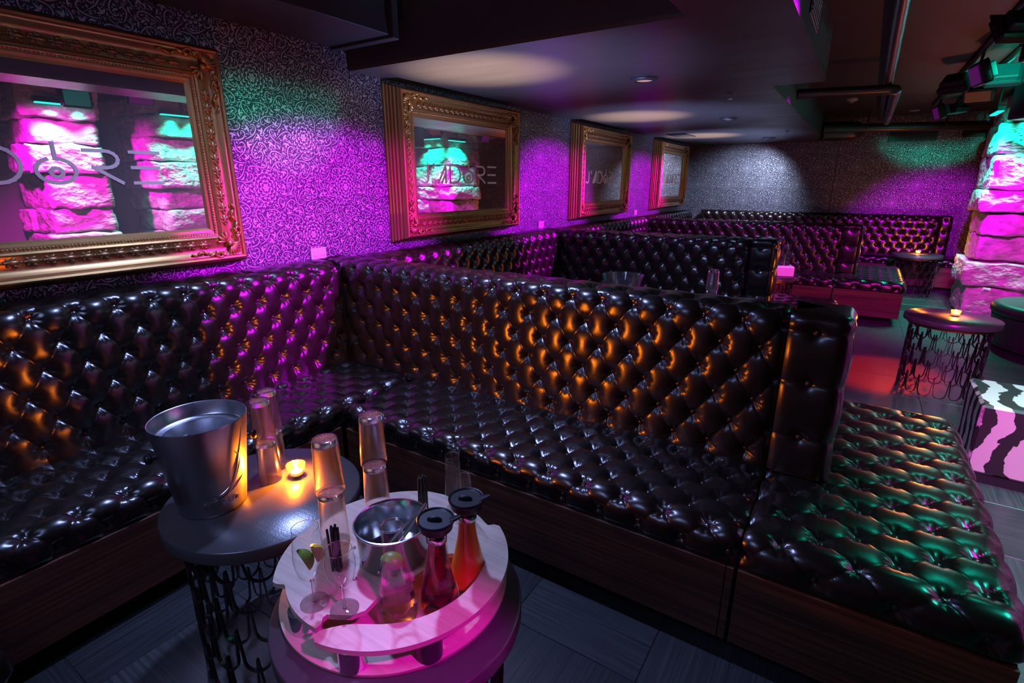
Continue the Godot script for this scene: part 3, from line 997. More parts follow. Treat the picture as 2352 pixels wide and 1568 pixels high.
func build_frame_parts() -> void:
	# profile: (inset from the outer edge, distance from the wall)
	var pr := [Vector2(0.0, 0.0), Vector2(0.0, 0.018), Vector2(0.006, 0.026), Vector2(0.006, 0.042), Vector2(0.013, 0.05), Vector2(0.012, 0.068), Vector2(0.02, 0.076), Vector2(0.019, 0.095), Vector2(0.027, 0.104), Vector2(0.026, 0.122), Vector2(0.032, 0.134), Vector2(0.036, 0.148), Vector2(0.044, 0.154), Vector2(0.053, 0.150), Vector2(0.058, 0.140), Vector2(0.064, 0.139), Vector2(0.074, 0.130), Vector2(0.084, 0.124), Vector2(0.094, 0.122), Vector2(0.106, 0.124), Vector2(0.128, 0.128), Vector2(0.142, 0.131), Vector2(0.149, 0.137), Vector2(0.157, 0.131), Vector2(0.160, 0.124), Vector2(0.172, 0.122), Vector2(0.176, 0.115), Vector2(0.188, 0.112), Vector2(0.198, 0.101), Vector2(0.198, 0.07)]
	var W := 0.76 + 0.036
	var H := 0.4975 + 0.036
	var st := SurfaceTool.new()
	st.begin(Mesh.PRIMITIVE_TRIANGLES)
	for i in pr.size() - 1:
		var a: Vector2 = pr[i]
		var b: Vector2 = pr[i + 1]
		var ra := [Vector3(-W + a.x, -H + a.x, a.y), Vector3(W - a.x, -H + a.x, a.y), Vector3(W - a.x, H - a.x, a.y), Vector3(-W + a.x, H - a.x, a.y)]
		var rb := [Vector3(-W + b.x, -H + b.x, b.y), Vector3(W - b.x, -H + b.x, b.y), Vector3(W - b.x, H - b.x, b.y), Vector3(-W + b.x, H - b.x, b.y)]
		var out := [Vector3(0, -1, 0), Vector3(1, 0, 0), Vector3(0, 1, 0), Vector3(-1, 0, 0)]
		var n0 := prof_normal(pr, i, true, 0.88)
		var n1 := prof_normal(pr, i, false, 0.88)
		for s in 4:
			var o: Vector3 = out[s]
			# profile runs from the wall forwards: outside is to its left
			var na := (o * -n0.x + Vector3(0, 0, -n0.y)).normalized() * -1.0
			var nb := (o * -n1.x + Vector3(0, 0, -n1.y)).normalized() * -1.0
			na = Vector3(0, 0, 0) + o * n0.x + Vector3(0, 0, -n0.y)
			nb = o * n1.x + Vector3(0, 0, -n1.y)
			var q := [[ra[s], na], [ra[(s + 1) % 4], na], [rb[(s + 1) % 4], nb], [rb[s], nb]]
			var face: Vector3 = (q[1][0] - q[0][0]).cross(q[2][0] - q[0][0])
			var order := [0, 2, 1, 0, 3, 2] if face.dot(na + nb) > 0.0 else [0, 1, 2, 0, 2, 3]
			for j in order:
				st.set_normal(q[j][1].normalized())
				st.add_vertex(q[j][0])
	frame_parts.moulding = st.commit()
	# beads round the inner edge
	st = SurfaceTool.new()
	st.begin(Mesh.PRIMITIVE_TRIANGLES)
	var bw := W - 0.168
	var bh := H - 0.168
	for side in 4:
		var L := bw if side % 2 == 0 else bh
		var n := int(2 * L / 0.013)
		for k in n:
			var t := -L + (k + 0.5) * 2 * L / n
			var p: Vector3 = [Vector3(t, bh, 0.1235), Vector3(bw, t, 0.1235), Vector3(t, -bh, 0.1235), Vector3(-bw, t, 0.1235)][side]
			ball_into(st, p, Vector3.ONE * 0.0052, 6)
	frame_parts.beads = st.commit()
	# leaf knot of the running ornament, along x
	st = SurfaceTool.new()
	st.begin(Mesh.PRIMITIVE_TRIANGLES)
	ball_into(st, Vector3(0, 0, 0), Vector3(0.028, 0.0125, 0.014), 10)
	for s in [-1, 1]:
		ball_into(st, Vector3(0.006, s * 0.013, 0.0), Vector3(0.013, 0.008, 0.010), 8, Basis(Vector3(0, 0, 1), s * 0.6))
		ball_into(st, Vector3(-0.012, s * 0.011, 0.0), Vector3(0.010, 0.0065, 0.009), 8, Basis(Vector3(0, 0, 1), -s * 0.7))
		ball_into(st, Vector3(0.0, s * 0.018, -0.002), Vector3(0.005, 0.005, 0.006), 6)
	ball_into(st, Vector3(0.029, 0, -0.001), Vector3(0.006, 0.006, 0.007), 6)
	ball_into(st, Vector3(-0.024, 0, 0.006), Vector3(0.006, 0.006, 0.007), 6)
	frame_parts.knot = st.commit()
	# corner scroll for the top right corner: C-scrolls, shell and leaves
	st = SurfaceTool.new()
	st.begin(Mesh.PRIMITIVE_TRIANGLES)
	for s in [0, 1]:
		for v in [[0.012, 0.5], [0.034, 1.0]]:
			var path := PackedVector3Array()
			var rad := []
			for k in 26:
				var t := k / 25.0
				var a: float = -0.4 + t * 4.6
				var r: float = 0.03 * v[1] * (1.0 - 0.72 * t)
				var p := Vector2(-0.045 - v[0] + r * cos(a), 0.034 + r * sin(a) * 0.9)
				if s == 1:
					p = Vector2(p.y, p.x)
				path.append(Vector3(p.x, p.y, 0.012 + 0.008 * t))
				rad.append(0.0075 * (1.0 - 0.45 * t))
			tube_into(st, path, rad, 7)
		# trailing leaf along the moulding
		for k in 5:
			var t := k / 4.0
			var p := Vector2(-0.075 - 0.03 * k, 0.030 + 0.008 * sin(k * 1.7))
			var q := p if s == 0 else Vector2(p.y, p.x)
			ball_into(st, Vector3(q.x, q.y, 0.006), Vector3(0.019, 0.010 - 0.0012 * k, 0.010) if s == 0 else Vector3(0.010 - 0.0012 * k, 0.019, 0.010), 8, Basis(Vector3(0, 0, 1), (0.5 if k % 2 == 0 else -0.4) * (1 if s == 0 else -1)))
	# fan shell on the mitre
	for k in 7:
		var a := PI / 4 + (k - 3) * 0.34
		ball_into(st, Vector3(-0.005 + 0.03 * cos(a), -0.005 + 0.03 * sin(a), 0.008), Vector3(0.026, 0.0075, 0.012), 8, Basis(Vector3(0, 0, 1), a))
	ball_into(st, Vector3(-0.012, -0.012, 0.012), Vector3(0.016, 0.016, 0.014), 10)
	for k in 4:
		var a := PI / 4 + PI + (k - 1.5) * 0.5
		ball_into(st, Vector3(-0.02 + 0.03 * cos(a), -0.02 + 0.03 * sin(a), 0.002), Vector3(0.024, 0.008, 0.010), 8, Basis(Vector3(0, 0, 1), a))
	frame_parts.corner = st.commit()

# ------------------------------------------------------------------ stone piers
func stone_mesh(s: Vector3, sd: int, rough := 0.035) -> ArrayMesh:
	var n := FastNoiseLite.new()
	n.seed = sd
	n.frequency = 2.6
	n.fractal_octaves = 4
	var k := 9
	var st := SurfaceTool.new()
	st.begin(Mesh.PRIMITIVE_TRIANGLES)
	st.set_smooth_group(0)
	var axes := [[Vector3.RIGHT, Vector3.UP, Vector3.BACK], [Vector3.LEFT, Vector3.UP, Vector3.FORWARD], [Vector3.BACK, Vector3.UP, Vector3.LEFT], [Vector3.FORWARD, Vector3.UP, Vector3.RIGHT], [Vector3.RIGHT, Vector3.FORWARD, Vector3.UP], [Vector3.RIGHT, Vector3.BACK, Vector3.DOWN]]
	for f in axes:
		for i in k:
			for j in k:
				var q := []
				for w in [[i, j], [i + 1, j], [i + 1, j + 1], [i, j + 1]]:
					var u: float = float(w[0]) / k * 2 - 1
					var v: float = float(w[1]) / k * 2 - 1
					var c: Vector3 = f[0] * u + f[1] * v + f[2]
					# rounded block
					var p := Vector3(signf(c.x) * pow(absf(c.x), 0.8), signf(c.y) * pow(absf(c.y), 0.8), signf(c.z) * pow(absf(c.z), 0.8))
					var l := c.length()
					p = p.lerp(c.normalized() * 1.25, 0.10 * smoothstep(1.1, 1.7, l))
					p *= s * 0.5
					var d := n.get_noise_3d(p.x + sd * 3.1, p.y, p.z)
					var d2 := n.get_noise_3d(p.x * 3.0 + 40.0, p.y * 3.0, p.z * 3.0 + sd)
					p += c.normalized() * (d * rough + d2 * rough * 0.4)
					q.append(p)
				quad_out(st, q[0], q[1], q[2], q[3], f[2])
	st.index()
	st.generate_normals()
	return st.commit()

func pier(called: String, label: String, lo: Vector3, hi: Vector3, split: Array, sd: int) -> void:
	var o := thing(called, label, "pillar", Vector3((lo.x + hi.x) / 2, 0, (lo.z + hi.z) / 2))
	var w := hi.x - lo.x
	var d := hi.z - lo.z
	obj("mortar_core", cbox(Vector3(w - 0.16, hi.y, d - 0.16), 0.02), M.mortar, o, Vector3(0, hi.y / 2, 0))
	var y := 0.0
	var course := 0
	while y < hi.y - 0.05:
		var h: float = minf(rng.randf_range(0.24, 0.40), hi.y - y)
		if hi.y - y - h < 0.14:
			h = hi.y - y
		var cuts: Array = split[course % split.size()]
		for k in cuts.size() - 1:
			var x0: float = lo.x + w * cuts[k]
			var x1: float = lo.x + w * cuts[k + 1]
			var out := rng.randf_range(-0.05, 0.06)
			var shift := rng.randf_range(-0.04, 0.06)
			var s := Vector3(x1 - x0 - 0.012, h - 0.014, d + out)
			obj("stone_block", stone_mesh(s, sd + course * 7 + k, 0.05), M.stone, o, Vector3((x0 + x1) / 2 - o.position.x - (shift if k == 0 else 0.0), y + h / 2, out / 2 + rng.randf_range(-0.01, 0.02)))
		y += h
		course += 1

func piers() -> void:
	pier("stone_pier", "rough stone pier lit cyan and magenta beside the back bench", Vector3(1.22, 0, -9.25), Vector3(2.7, YC - 0.07, -8.32), [[0, 0.4, 1.0], [0, 0.62, 1.0], [0, 0.33, 0.7, 1.0]], 11)
	pier("stone_pier", "rough stone pier across from the first gilt mirror", Vector3(1.55, 0, -2.72), Vector3(2.4, YC - 0.07, -2.09), [[0, 1.0], [0, 0.55, 1.0]], 211)
	pier("stone_pier", "rough stone pier across the aisle behind the zebra stool", Vector3(1.55, 0, -3.95), Vector3(2.4, YC - 0.07, -3.2), [[0, 0.6, 1.0], [0, 1.0]], 411)

# ------------------------------------------------------------------ tufted leather
# deep-buttoned surface: buttons on a staggered lattice, pitch a along s, rows b apart along t
func tuft(s: float, t: float, a: float, b: float, rows: int, k: float) -> float:
	var T := (rows - 1) * b
	var r: float
	var dc: float
	var puff: float
	var th := 0.0
	if t < 0.0 or t > T:
		var off := 0.0 if t < 0.0 else ((rows - 1) % 2) * 0.5
		var u := s / a - off
		var ds := (u - roundf(u)) * a
		var dt := -t if t < 0.0 else t - T
		dc = absf(ds)
		r = sqrt(ds * ds + dt * dt)
		var e := sin(PI * u)
		puff = e * e
		th = atan2(dt, ds)
	else:
		var p := s / a + t / (2.0 * b)
		var q := s / a - t / (2.0 * b)
		var pf := p - roundf(p)
		var qf := q - roundf(q)
		var g := sqrt(1.0 / (a * a) + 1.0 / (4.0 * b * b))
		dc = minf(absf(pf), absf(qf)) / g
		var ds := (pf + qf) * 0.5 * a
		var dt := (pf - qf) * b
		r = sqrt(ds * ds + dt * dt)
		puff = absf(sin(PI * p) * sin(PI * q))
		th = atan2(dt, ds)
	var w := exp(-pow((r - 0.026) / 0.014, 2.0)) * 0.0019 * cos(th * 9.0 + s * 7.0)
	return k * (0.0050 * puff - 0.017 * exp(-pow(r / 0.031, 2.0)) - 0.010 * exp(-r / 0.010) - 0.0030 * exp(-dc / 0.0038) + w)

func button_mesh() -> Mesh:
	return lathe([Vector2(0.0125, -0.004), Vector2(0.0125, 0.001), Vector2(0.0105, 0.0045), Vector2(0.006, 0.007), Vector2(0.0005, 0.008)], 12)

var btn: Mesh
var btn_far: Mesh

# place buttons; list of [position, normal]
func put_buttons(list: Array, parent: Node3D, single: bool) -> void:
	if btn == null:
		btn = button_mesh()
	if single:
		for e in list:
			var o := obj("button", btn, M.button, parent, e[0])
			var n: Vector3 = e[1]
			o.basis = Basis(Quaternion(Vector3.UP, n)) if n.y > -0.99 else Basis(Vector3.RIGHT, PI)
	else:
		var st := SurfaceTool.new()
		st.begin(Mesh.PRIMITIVE_TRIANGLES)
		for e in list:
			ball_into(st, e[0] + e[1] * 0.001, Vector3.ONE * 0.011, 6)
		var o := obj("buttons", st.commit(), M.button, parent)
		o.set_meta("kind", "stuff")

# backrest: length L along local x, front at z = 0 facing +z, top at y = top, thickness th
# y0: bottom of the visible upholstery; row0: height of the first button row
func backrest(parent: Node3D, at: Vector3, L: float, top: float, th: float, y0: float, a: float, b: float, s0: float, step: float, single: bool, row0: float, lean := 0.03) -> void:
	var path := PackedVector2Array()   # (z, y) from front bottom up over the top to the rear bottom
	var rf := 0.075
	var yf := top - rf
	var n: int
	n = int((yf - y0) / step)
	for i in n:
		var f := float(i) / n
		path.append(Vector2(-lean * f, y0 + (yf - y0) * f))
	n = int(rf * PI / 2 / step)
	for i in n:
		var an := PI / 2 * i / n
		path.append(Vector2(-lean - rf * (1 - cos(an)), yf + rf * sin(an)))
	var flat := th - lean - rf * 2
	n = maxi(1, int(flat / step))
	for i in n:
		path.append(Vector2(-lean - rf - flat * i / n, top))
	n = int(rf * PI / 2 / step)
	for i in n + 1:
		var an := PI / 2 * i / n
		path.append(Vector2(-th + rf - rf * sin(an), top - rf + rf * cos(an)))
	var tufted := path.size()
	path.append(Vector2(-th, top - rf - 0.02))
	path.append(Vector2(-th, 0.5))
	path.append(Vector2(-th, 0.02))
	# arc length from the row on the top down the front
	var len := PackedFloat32Array()
	len.resize(path.size())
	var acc := 0.0
	for i in path.size():
		if i > 0:
			acc += path[i].distance_to(path[i - 1])
		len[i] = acc
	var lrow0 := 0.0
	for i in path.size():
		if path[i].y >= row0:
			lrow0 = len[i]
			break
	var rows := int((row0 - y0 - 0.02) / b) + 2
	var t_top := lrow0 + b     # row on the top surface
	var cols := int(L / step) + 1
	var rn := path.size()
	var P := PackedVector3Array()
	P.resize(rn * cols)
	for i in rn:
		var p := path[i]
		var d := (path[mini(i + 1, rn - 1)] - path[maxi(i - 1, 0)]).normalized()
		var nz := d.y
		var ny := -d.x
		var t := t_top - len[i]
		for c in cols:
			var x := L * c / (cols - 1)
			var e := 0.0
			if i < tufted:
				e = tuft(x - s0, t, a, b, rows, 1.0) * smoothstep(0.0, 0.03, len[i] + 0.012)
				e -= 0.018 * (exp(-x / 0.02) + exp(-(L - x) / 0.02))
				e *= 1.0 - smoothstep(t_top + 0.06, t_top + 0.22, len[i]) 
			P[i * cols + c] = Vector3(x, p.y + ny * e, p.x + nz * e)
	parent = obj("backrest", grid_mesh(P, rn, cols, false), M.leather, parent, at)
	for e in [0.0, L]:
		var out := PackedVector2Array()
		for i in range(0, rn, 4):
			out.append(Vector2(path[i].x, path[i].y))
		out.append(path[rn - 1])
		out.append(Vector2(0.0, 0.02))
		var cap := end_cap(out, e, -1.0 if e == 0.0 else 1.0)
		obj("end_panel", cap, M.leather, parent)
	# buttons
	var list := []
	for r in rows:
		var t := r * b
		var l := t_top - t
		var i := 0
		while i < rn - 1 and len[i] < l:
			i += 1
		if l < 0.02:
			continue
		var p := path[i]
		var d := (path[mini(i + 1, rn - 1)] - path[maxi(i - 1, 0)]).normalized()
		var x := s0 + (a * 0.5 if r % 2 == 1 else 0.0)
		x -= floorf(x / a) * a
		while x < L:
			if x > 0.025 and x < L - 0.025:
				var e := -0.0255
				list.append([Vector3(x, p.y - d.x * e, p.x + d.y * e), Vector3(0, -d.x, d.y)])
			x += a
	put_buttons(list, parent, single)

func end_cap(out: PackedVector2Array, x: float, s: float) -> ArrayMesh:
	var st := SurfaceTool.new()
	st.begin(Mesh.PRIMITIVE_TRIANGLES)
	var tri := Geometry2D.triangulate_polygon(out)
	for i in range(0, tri.size(), 3):
		var q := []
		for j in 3:
			q.append(Vector3(x, out[tri[i + j]].y, out[tri[i + j]].x))
		tri_out(st, q[0], q[1], q[2], Vector3(s, 0, 0))
	st.generate_normals()
	return st.commit()

# seat cushion: local x 0..W, front edge at z = 0, runs back to z = -D, top at y1, sides drop to y0
# folds: [left, right, front, back] which sides roll over
func cushion(parent: Node3D, called: String, W: float, D: float, y0: float, y1: float, folds: Array, a: float, b: float, s0: float, t0: float, step: float, single: bool, rf := 0.07) -> void:
	var m := rf * PI / 2 + maxf(0.0, (y1 - y0) - rf)
	var ext := m - rf       # how far the unfolded sheet reaches past the edge
	var x0 := -ext if folds[0] else 0.0
	var x1 := W + ext if folds[1] else W
	var t_a := -ext if folds[2] else 0.0
	var t_b := D + ext if folds[3] else D
	var cols := int((x1 - x0) / step) + 1
	var rows := int((t_b - t_a) / step) + 1
	var first := t0 - b * ceilf((t0 - t_a - 0.03) / b)
	var par := int(roundf((t0 - first) / b)) % 2
	var nrow := int((t_b - first - (0.03 if folds[3] else 0.01)) / b) + 1
	var P := PackedVector3Array()
	P.resize(rows * cols)
	var info := [W, D, y0, y1, folds, rf, m]
	for r in rows:
		var t := t_a + (t_b - t_a) * r / (rows - 1)
		for c in cols:
			var s := x0 + (x1 - x0) * c / (cols - 1)
			var pn := fold(s, t, info)
			var e := tuft(s - s0 + (a * 0.5 if par else 0.0), t - first, a, b, nrow, 0.85)
			# flatten along open edges and seams
			var edge := 1.0
			if not folds[0]:
				e -= 0.016 * exp(-(s - x0) / 0.022)
			if not folds[1]:
				e -= 0.016 * exp(-(x1 - s) / 0.022)
			var le: float = pn[2]
			edge = 1.0 - smoothstep(m - 0.03, m, le)
			e = e * edge - 0.012 * (1.0 - edge)
			P[r * cols + c] = pn[0] + pn[1] * e
	parent = obj(called, grid_mesh(P, rows, cols, true), M.leather, parent)
	var list := []
	for r in nrow:
		var t := first + r * b
		var x := s0 - (a * 0.5 if (r + par) % 2 == 1 else 0.0)
		x -= floorf((x - x0) / a) * a
		while x < x1:
			var pn := fold(x, t, info)
			if x > x0 + 0.025 and x < x1 - 0.025 and pn[2] < m - 0.02 and t < t_b - 0.02:
				list.append([pn[0] - pn[1] * 0.0215, pn[1]])
			x += a
	put_buttons(list, parent, single)

func fold(s: float, t: float, f: Array) -> Array:
	var W: float = f[0]
	var D: float = f[1]
	var rf: float = f[5]
	var m: float = f[6]
	var cx := clampf(s, rf if f[4][0] else -1e9, W - rf if f[4][1] else 1e9)
	var ct := clampf(t, rf if f[4][2] else -1e9, D - rf if f[4][3] else 1e9)
	var ex := s - cx
	var et := t - ct
	var le := sqrt(ex * ex + et * et)
	if le < 1e-6:
		return [Vector3(s, f[3], -t), Vector3.UP, 0.0]
	var dx := ex / le
	var dt := et / le
	le = minf(le, m)
	var an := minf(le / rf, PI / 2)
	var down := rf * (1 - cos(an)) + maxf(0.0, le - rf * PI / 2)
	var o := rf * sin(an)
	return [Vector3(cx + dx * o, f[3] - down, -(ct + dt * o)), Vector3(dx * sin(an), cos(an), -dt * sin(an)), le]

# padded end post: width w (x), depth d (z, from 0 back), from y0 to top
func post(parent: Node3D, at: Vector3, w: float, d: float, y0: float, top: float, btn_y: Array, single: bool, step := 0.008) -> void:
	var rc := 0.05
	# outline from the left front corner round to the left rear
	var out := []
	var n := int((w - rc) / step)
	for i in n:
		out.append([Vector2((w - rc) * i / n, 0.0), Vector2(0, 1)])
	for i in 8:
		var a := PI / 2 * i / 8.0
		out.append([Vector2(w - rc + rc * sin(a), -rc + rc * cos(a)), Vector2(sin(a), cos(a))])
	n = int((d - rc * 2) / step)
	for i in n:
		out.append([Vector2(w, -rc - (d - 2 * rc) * i / n), Vector2(1, 0)])
	for i in 8:
		var a := PI / 2 * i / 8.0
		out.append([Vector2(w - rc + rc * cos(a), -d + rc - rc * sin(a)), Vector2(cos(a), -sin(a))])
	out.append([Vector2(w - rc, -d), Vector2(0, -1)])
	out.append([Vector2(0.0, -d), Vector2(0, -1)])
	var cols := out.size()
	var rt := 0.05
	var levels := []
	n = int((top - rt - y0) / step)
	for i in n:
		levels.append([y0 + (top - rt - y0) * i / n, 0.0, 0.0])
	for i in 9:
		var a := PI / 2 * i / 8.0
		levels.append([top - rt + rt * sin(a), rt * (1 - cos(a)), a])
	levels.append([top + 0.004, 0.5, PI / 2])
	var P := PackedVector3Array()
	P.resize(levels.size() * cols)
	var ctr := Vector2(w / 2, -d / 2)
	var bs := [Vector2(w * 0.45, 0.0), Vector2(w, -d * 0.5)]
	for r in levels.size():
		var y: float = levels[r][0]
		var inset: float = levels[r][1]
		for c in cols:
			var p: Vector2 = out[c][0]
			var nn: Vector2 = out[c][1]
			var q := p
			if inset > 0.4:
				q = ctr + (p - ctr) * 0.02
			else:
				q = p - nn * inset
				q.x = maxf(q.x, 0.0)
			var e := 0.0
			if inset < 0.04:
				var near := 9.0
				for yb in btn_y:
					near = minf(near, absf(y - yb))
					for bp in bs:
						var rr: float = sqrt(p.distance_squared_to(bp) + (y - yb) * (y - yb))
						e -= 0.022 * exp(-rr / 0.024)
				e += 0.010 * (1.0 - exp(-near / 0.05)) - 0.004 * exp(-near / 0.006)
				e -= 0.014 * exp(-p.x / 0.02)
			P[r * cols + c] = Vector3(q.x + nn.x * e, y, q.y + nn.y * e)
	parent = obj("end_post", grid_mesh(P, levels.size(), cols, true), M.leather, parent, at)
	var list := []
	for yb in btn_y:
		list.append([Vector3(bs[0].x, yb, -0.0145), Vector3(0, 0, 1)])
		list.append([Vector3(w - 0.0145, yb, bs[1].y), Vector3(1, 0, 0)])
	put_buttons(list, parent, single)

# plinth box with recessed toe kick; local: x 0..W, front face z = 0, back z = -D; seams: x places of panel joints
func plinth(parent: Node3D, W: float, D: float, seams: Array, ends := [false, false]) -> void:
	var y0 := 0.085
	var y1 := 0.38
	var cuts := [0.0] + seams + [W]
	for k in cuts.size() - 1:
		var w: float = cuts[k + 1] - cuts[k]
		obj("plinth_panel", cbox(Vector3(w - 0.003, y1 - y0, 0.02), 0.0015), M.plinth_wood, parent, Vector3(cuts[k] + w / 2, (y0 + y1) / 2, -0.01))
	obj("plinth_carcass", box(Vector3(W - 0.006, y1 - y0, D - 0.026)), M.plinth_wood, parent, Vector3(W / 2, (y0 + y1) / 2, -0.024 - (D - 0.026) / 2))
	var l := 0.07 if ends[0] else 0.0
	var r := 0.07 if ends[1] else 0.0
	obj("toe_kick", box(Vector3(W - l - r - 0.006, 0.088, D - 0.09)), M.toe_kick, parent, Vector3(l + (W - l - r) / 2, 0.044, -0.08 - (D - 0.09) / 2))

func benches() -> void:
	var Y0 := 0.375
	var Y1 := 0.505
	# --- booth partitions: [plinth z, right end x, back height, step, single buttons, label]
	var parts := [
		[-1.60, -0.155, 1.14, 0.0065, true, "first tufted leather partition bench facing the candle tables"],
		[-4.47, -0.745, 1.125, 0.011, false, "second tufted leather partition bench, shorter than the others"],
		[-7.35, -0.125, 1.095, 0.013, false, "third tufted leather partition bench, before the back bench"],
	]
	var XL := XW + 0.82   # where the wall seats end
	for i in 3:
		var q: Array = parts[i]
		var z: float = q[0]
		var L: float = q[1] - XL
		var st: float = q[3]
		var o := thing("partition_bench", q[5], "bench", Vector3(XL, 0, z), 0, "tufted partition benches")
		plinth(o, L - 0.004, 0.50, [0.72, L - 0.03] if i == 0 else [0.9])
		cushion(o, "seat", L, 0.54, Y0, Y1, [false, false, true, false], 0.155, 0.088, L - 0.11, 0.035, st, q[4])
		backrest(o, Vector3(-0.79, 0, -0.52), L + 0.79, q[2], 0.26, 0.47, 0.15, 0.1085, L + 0.79 - 0.085, st, q[4], q[2] - 0.053)
		# the deep end seat the partition butts against
		var e := thing("end_seat", ["deep tufted leather end seat with a padded post beside the first partition bench", "deep tufted leather end seat with a padded post of the second partition bench", "deep tufted leather end seat with a padded post of the third partition bench"][i], "seat", Vector3(q[1] + 0.005, 0, z), 0, "deep tufted end seats")
		post(e, Vector3(0.0, 0, -0.505), 0.205, 0.275, 0.512, q[2] + 0.012, [q[2] - 0.06, q[2] - 0.255, q[2] - 0.475], q[4], maxf(st, 0.008))
		plinth(e, 0.695, 1.5, [], [false, true])
		cushion(e, "seat", 0.72, 1.55, Y0, Y1, [false, true, true, true], 0.205, 0.088, 0.11, 0.045, st, q[4], 0.075)
	# --- wall benches of each booth, between the partitions: [z near, z far]
	var walls := [
		[0.55, -2.12, 0.0065, true, "tufted leather wall bench under the first gilt mirror"],
		[-2.385, -4.99, 0.011, false, "tufted leather wall bench under the second gilt mirror"],
		[-5.255, -7.87, 0.013, false, "tufted leather wall bench under the third gilt mirror"],
		[-8.135, -10.30, 0.02, false, "tufted leather wall bench under the last gilt mirror"],
	]
	for i in 4:
		var q: Array = walls[i]
		var L: float = q[0] - q[1]
		var o := thing("wall_bench", q[4], "bench", Vector3(XW + 0.79, 0, q[0]), PI / 2, "tufted wall benches")
		var Lp := L - 0.52
		plinth(o, Lp, 0.76, [1.39] if i == 0 else [Lp * 0.5])
		cushion(o, "seat", L, 0.53, Y0, Y1, [false, false, true, false], 0.146, 0.088, 0.17, 0.035, q[2], q[3])
		backrest(o, Vector3(0, 0, -0.51), L, 1.14 - 0.01 * i, 0.275, 0.47, 0.1445, 0.1045, 0.245, q[2], q[3], 1.087 - 0.01 * i)
	# --- back bench along the back wall
	var b := thing("back_bench", "long tufted leather bench along the back wall", "bench", Vector3(XL, 0, -10.06))
	var LB := 1.09 - XL
	plinth(b, 3.5, 0.72, [1.2, 2.4], [false, true])
	cushion(b, "seat", 3.55, 0.54, Y0, Y1, [false, true, true, false], 0.155, 0.088, 0.1, 0.035, 0.014, false)
	backrest(b, Vector3(-0.49, 0, -0.52), LB + 0.49, 1.11, 0.235, 0.47, 0.15, 0.1085, 0.1, 0.013, false, 1.057)
	post(b, Vector3(LB + 0.004, 0, -0.50), 0.14, 0.25, 0.512, 1.115, [1.05, 0.86, 0.66], false, 0.012)
	# --- corner of another bench at the near edge
	var n := thing("end_seat", "corner of a tufted leather seat beside the near wall bench", "seat", Vector3(-2.02, 0, 0.62), 0, "deep tufted end seats")
	plinth(n, 0.40, 0.75, [], [false, true])
	cushion(n, "seat", 0.42, 0.8, Y0, Y1, [false, true, true, true], 0.155, 0.088, 0.1, 0.035, 0.012, false)

# ------------------------------------------------------------------ tables
var loop_mesh := {}
const TH := 0.60       # table height
const TR := 0.307      # table radius

# U-shaped flat bar bent round the drum of radius R; hangs from y = h to y = 0
func loop_bar(R: float, w: float, h: float) -> ArrayMesh:
	var line := PackedVector2Array()   # (arc offset, y)
	var top := w * 0.49
	var bot := w * 0.40
	line.append(Vector2(-top, h))
	line.append(Vector2(-(top * 0.45 + bot * 0.55), h * 0.5 + bot * 0.5))
	for k in 11:
		var a := PI + PI * k / 10.0
		line.append(Vector2(bot * cos(a), bot + bot * sin(a)))
	line.append(Vector2(top * 0.45 + bot * 0.55, h * 0.5 + bot * 0.5))
	line.append(Vector2(top, h))
	var st := SurfaceTool.new()
	st.begin(Mesh.PRIMITIVE_TRIANGLES)
	st.set_smooth_group(-1)
	var th := 0.0017
	var dp := 0.006
	var rings := []
	for i in line.size():
		var d := (line[mini(i + 1, line.size() - 1)] - line[maxi(i - 1, 0)]).normalized()
		var n := Vector2(-d.y, d.x)
		var ring := []
		for c in [[-th, -dp], [th, -dp], [th, dp], [-th, dp]]:
			var p: Vector2 = line[i] + n * c[0]
			var a := p.x / R
			var r: float = R + c[1]
			ring.append(Vector3(r * sin(a), p.y, r * cos(a)))
		rings.append(ring)
	for i in rings.size() - 1:
		for k in 4:
			var a: Vector3 = rings[i][k]
			var b: Vector3 = rings[i][(k + 1) % 4]
			var c: Vector3 = rings[i + 1][(k + 1) % 4]
			var d: Vector3 = rings[i + 1][k]
			var mid: Vector3 = (rings[i][0] + rings[i][2] + rings[i + 1][0] + rings[i + 1][2]) / 4
			quad_out(st, a, b, c, d, (a + b + c + d) / 4 - mid)
	st.generate_normals()
	return st.commit()

func side_table(label: String, at: Vector3, turn: float) -> Node3D:
	var o := thing("side_table", label, "table", at, turn, "round scallop-loop side tables")
	obj("table_top", lathe([Vector2(0, TH - 0.045), Vector2(TR - 0.012, TH - 0.045), Vector2(TR, TH - 0.040), Vector2(TR, TH - 0.004), Vector2(TR - 0.004, TH), Vector2(0, TH)], 72), M.table_top, o)
	obj("copper_ring", lathe([Vector2(0, TH - 0.066), Vector2(TR - 0.034, TH - 0.066), Vector2(TR - 0.03, TH - 0.064), Vector2(TR - 0.03, TH - 0.046), Vector2(0, TH - 0.046)], 64), M.copper_band, o)
	var R := 0.255
	var n := 16
	var w := TAU * R / n
	var ys := [0.452, 0.340, 0.226, 0.113, 0.0]
	var hs := [0.082, 0.155, 0.16, 0.16, 0.16]
	for r in 5:
		var h: float = hs[r]
		if not loop_mesh.has(h):
			loop_mesh[h] = loop_bar(R, w, h)
		for k in n:
			obj("loop", loop_mesh[h], M.gunmetal, o, Vector3(0, ys[r], 0), Vector3(0, TAU * (k + (0.5 if r % 2 == 1 else 0.0)) / n, 0))
	return o

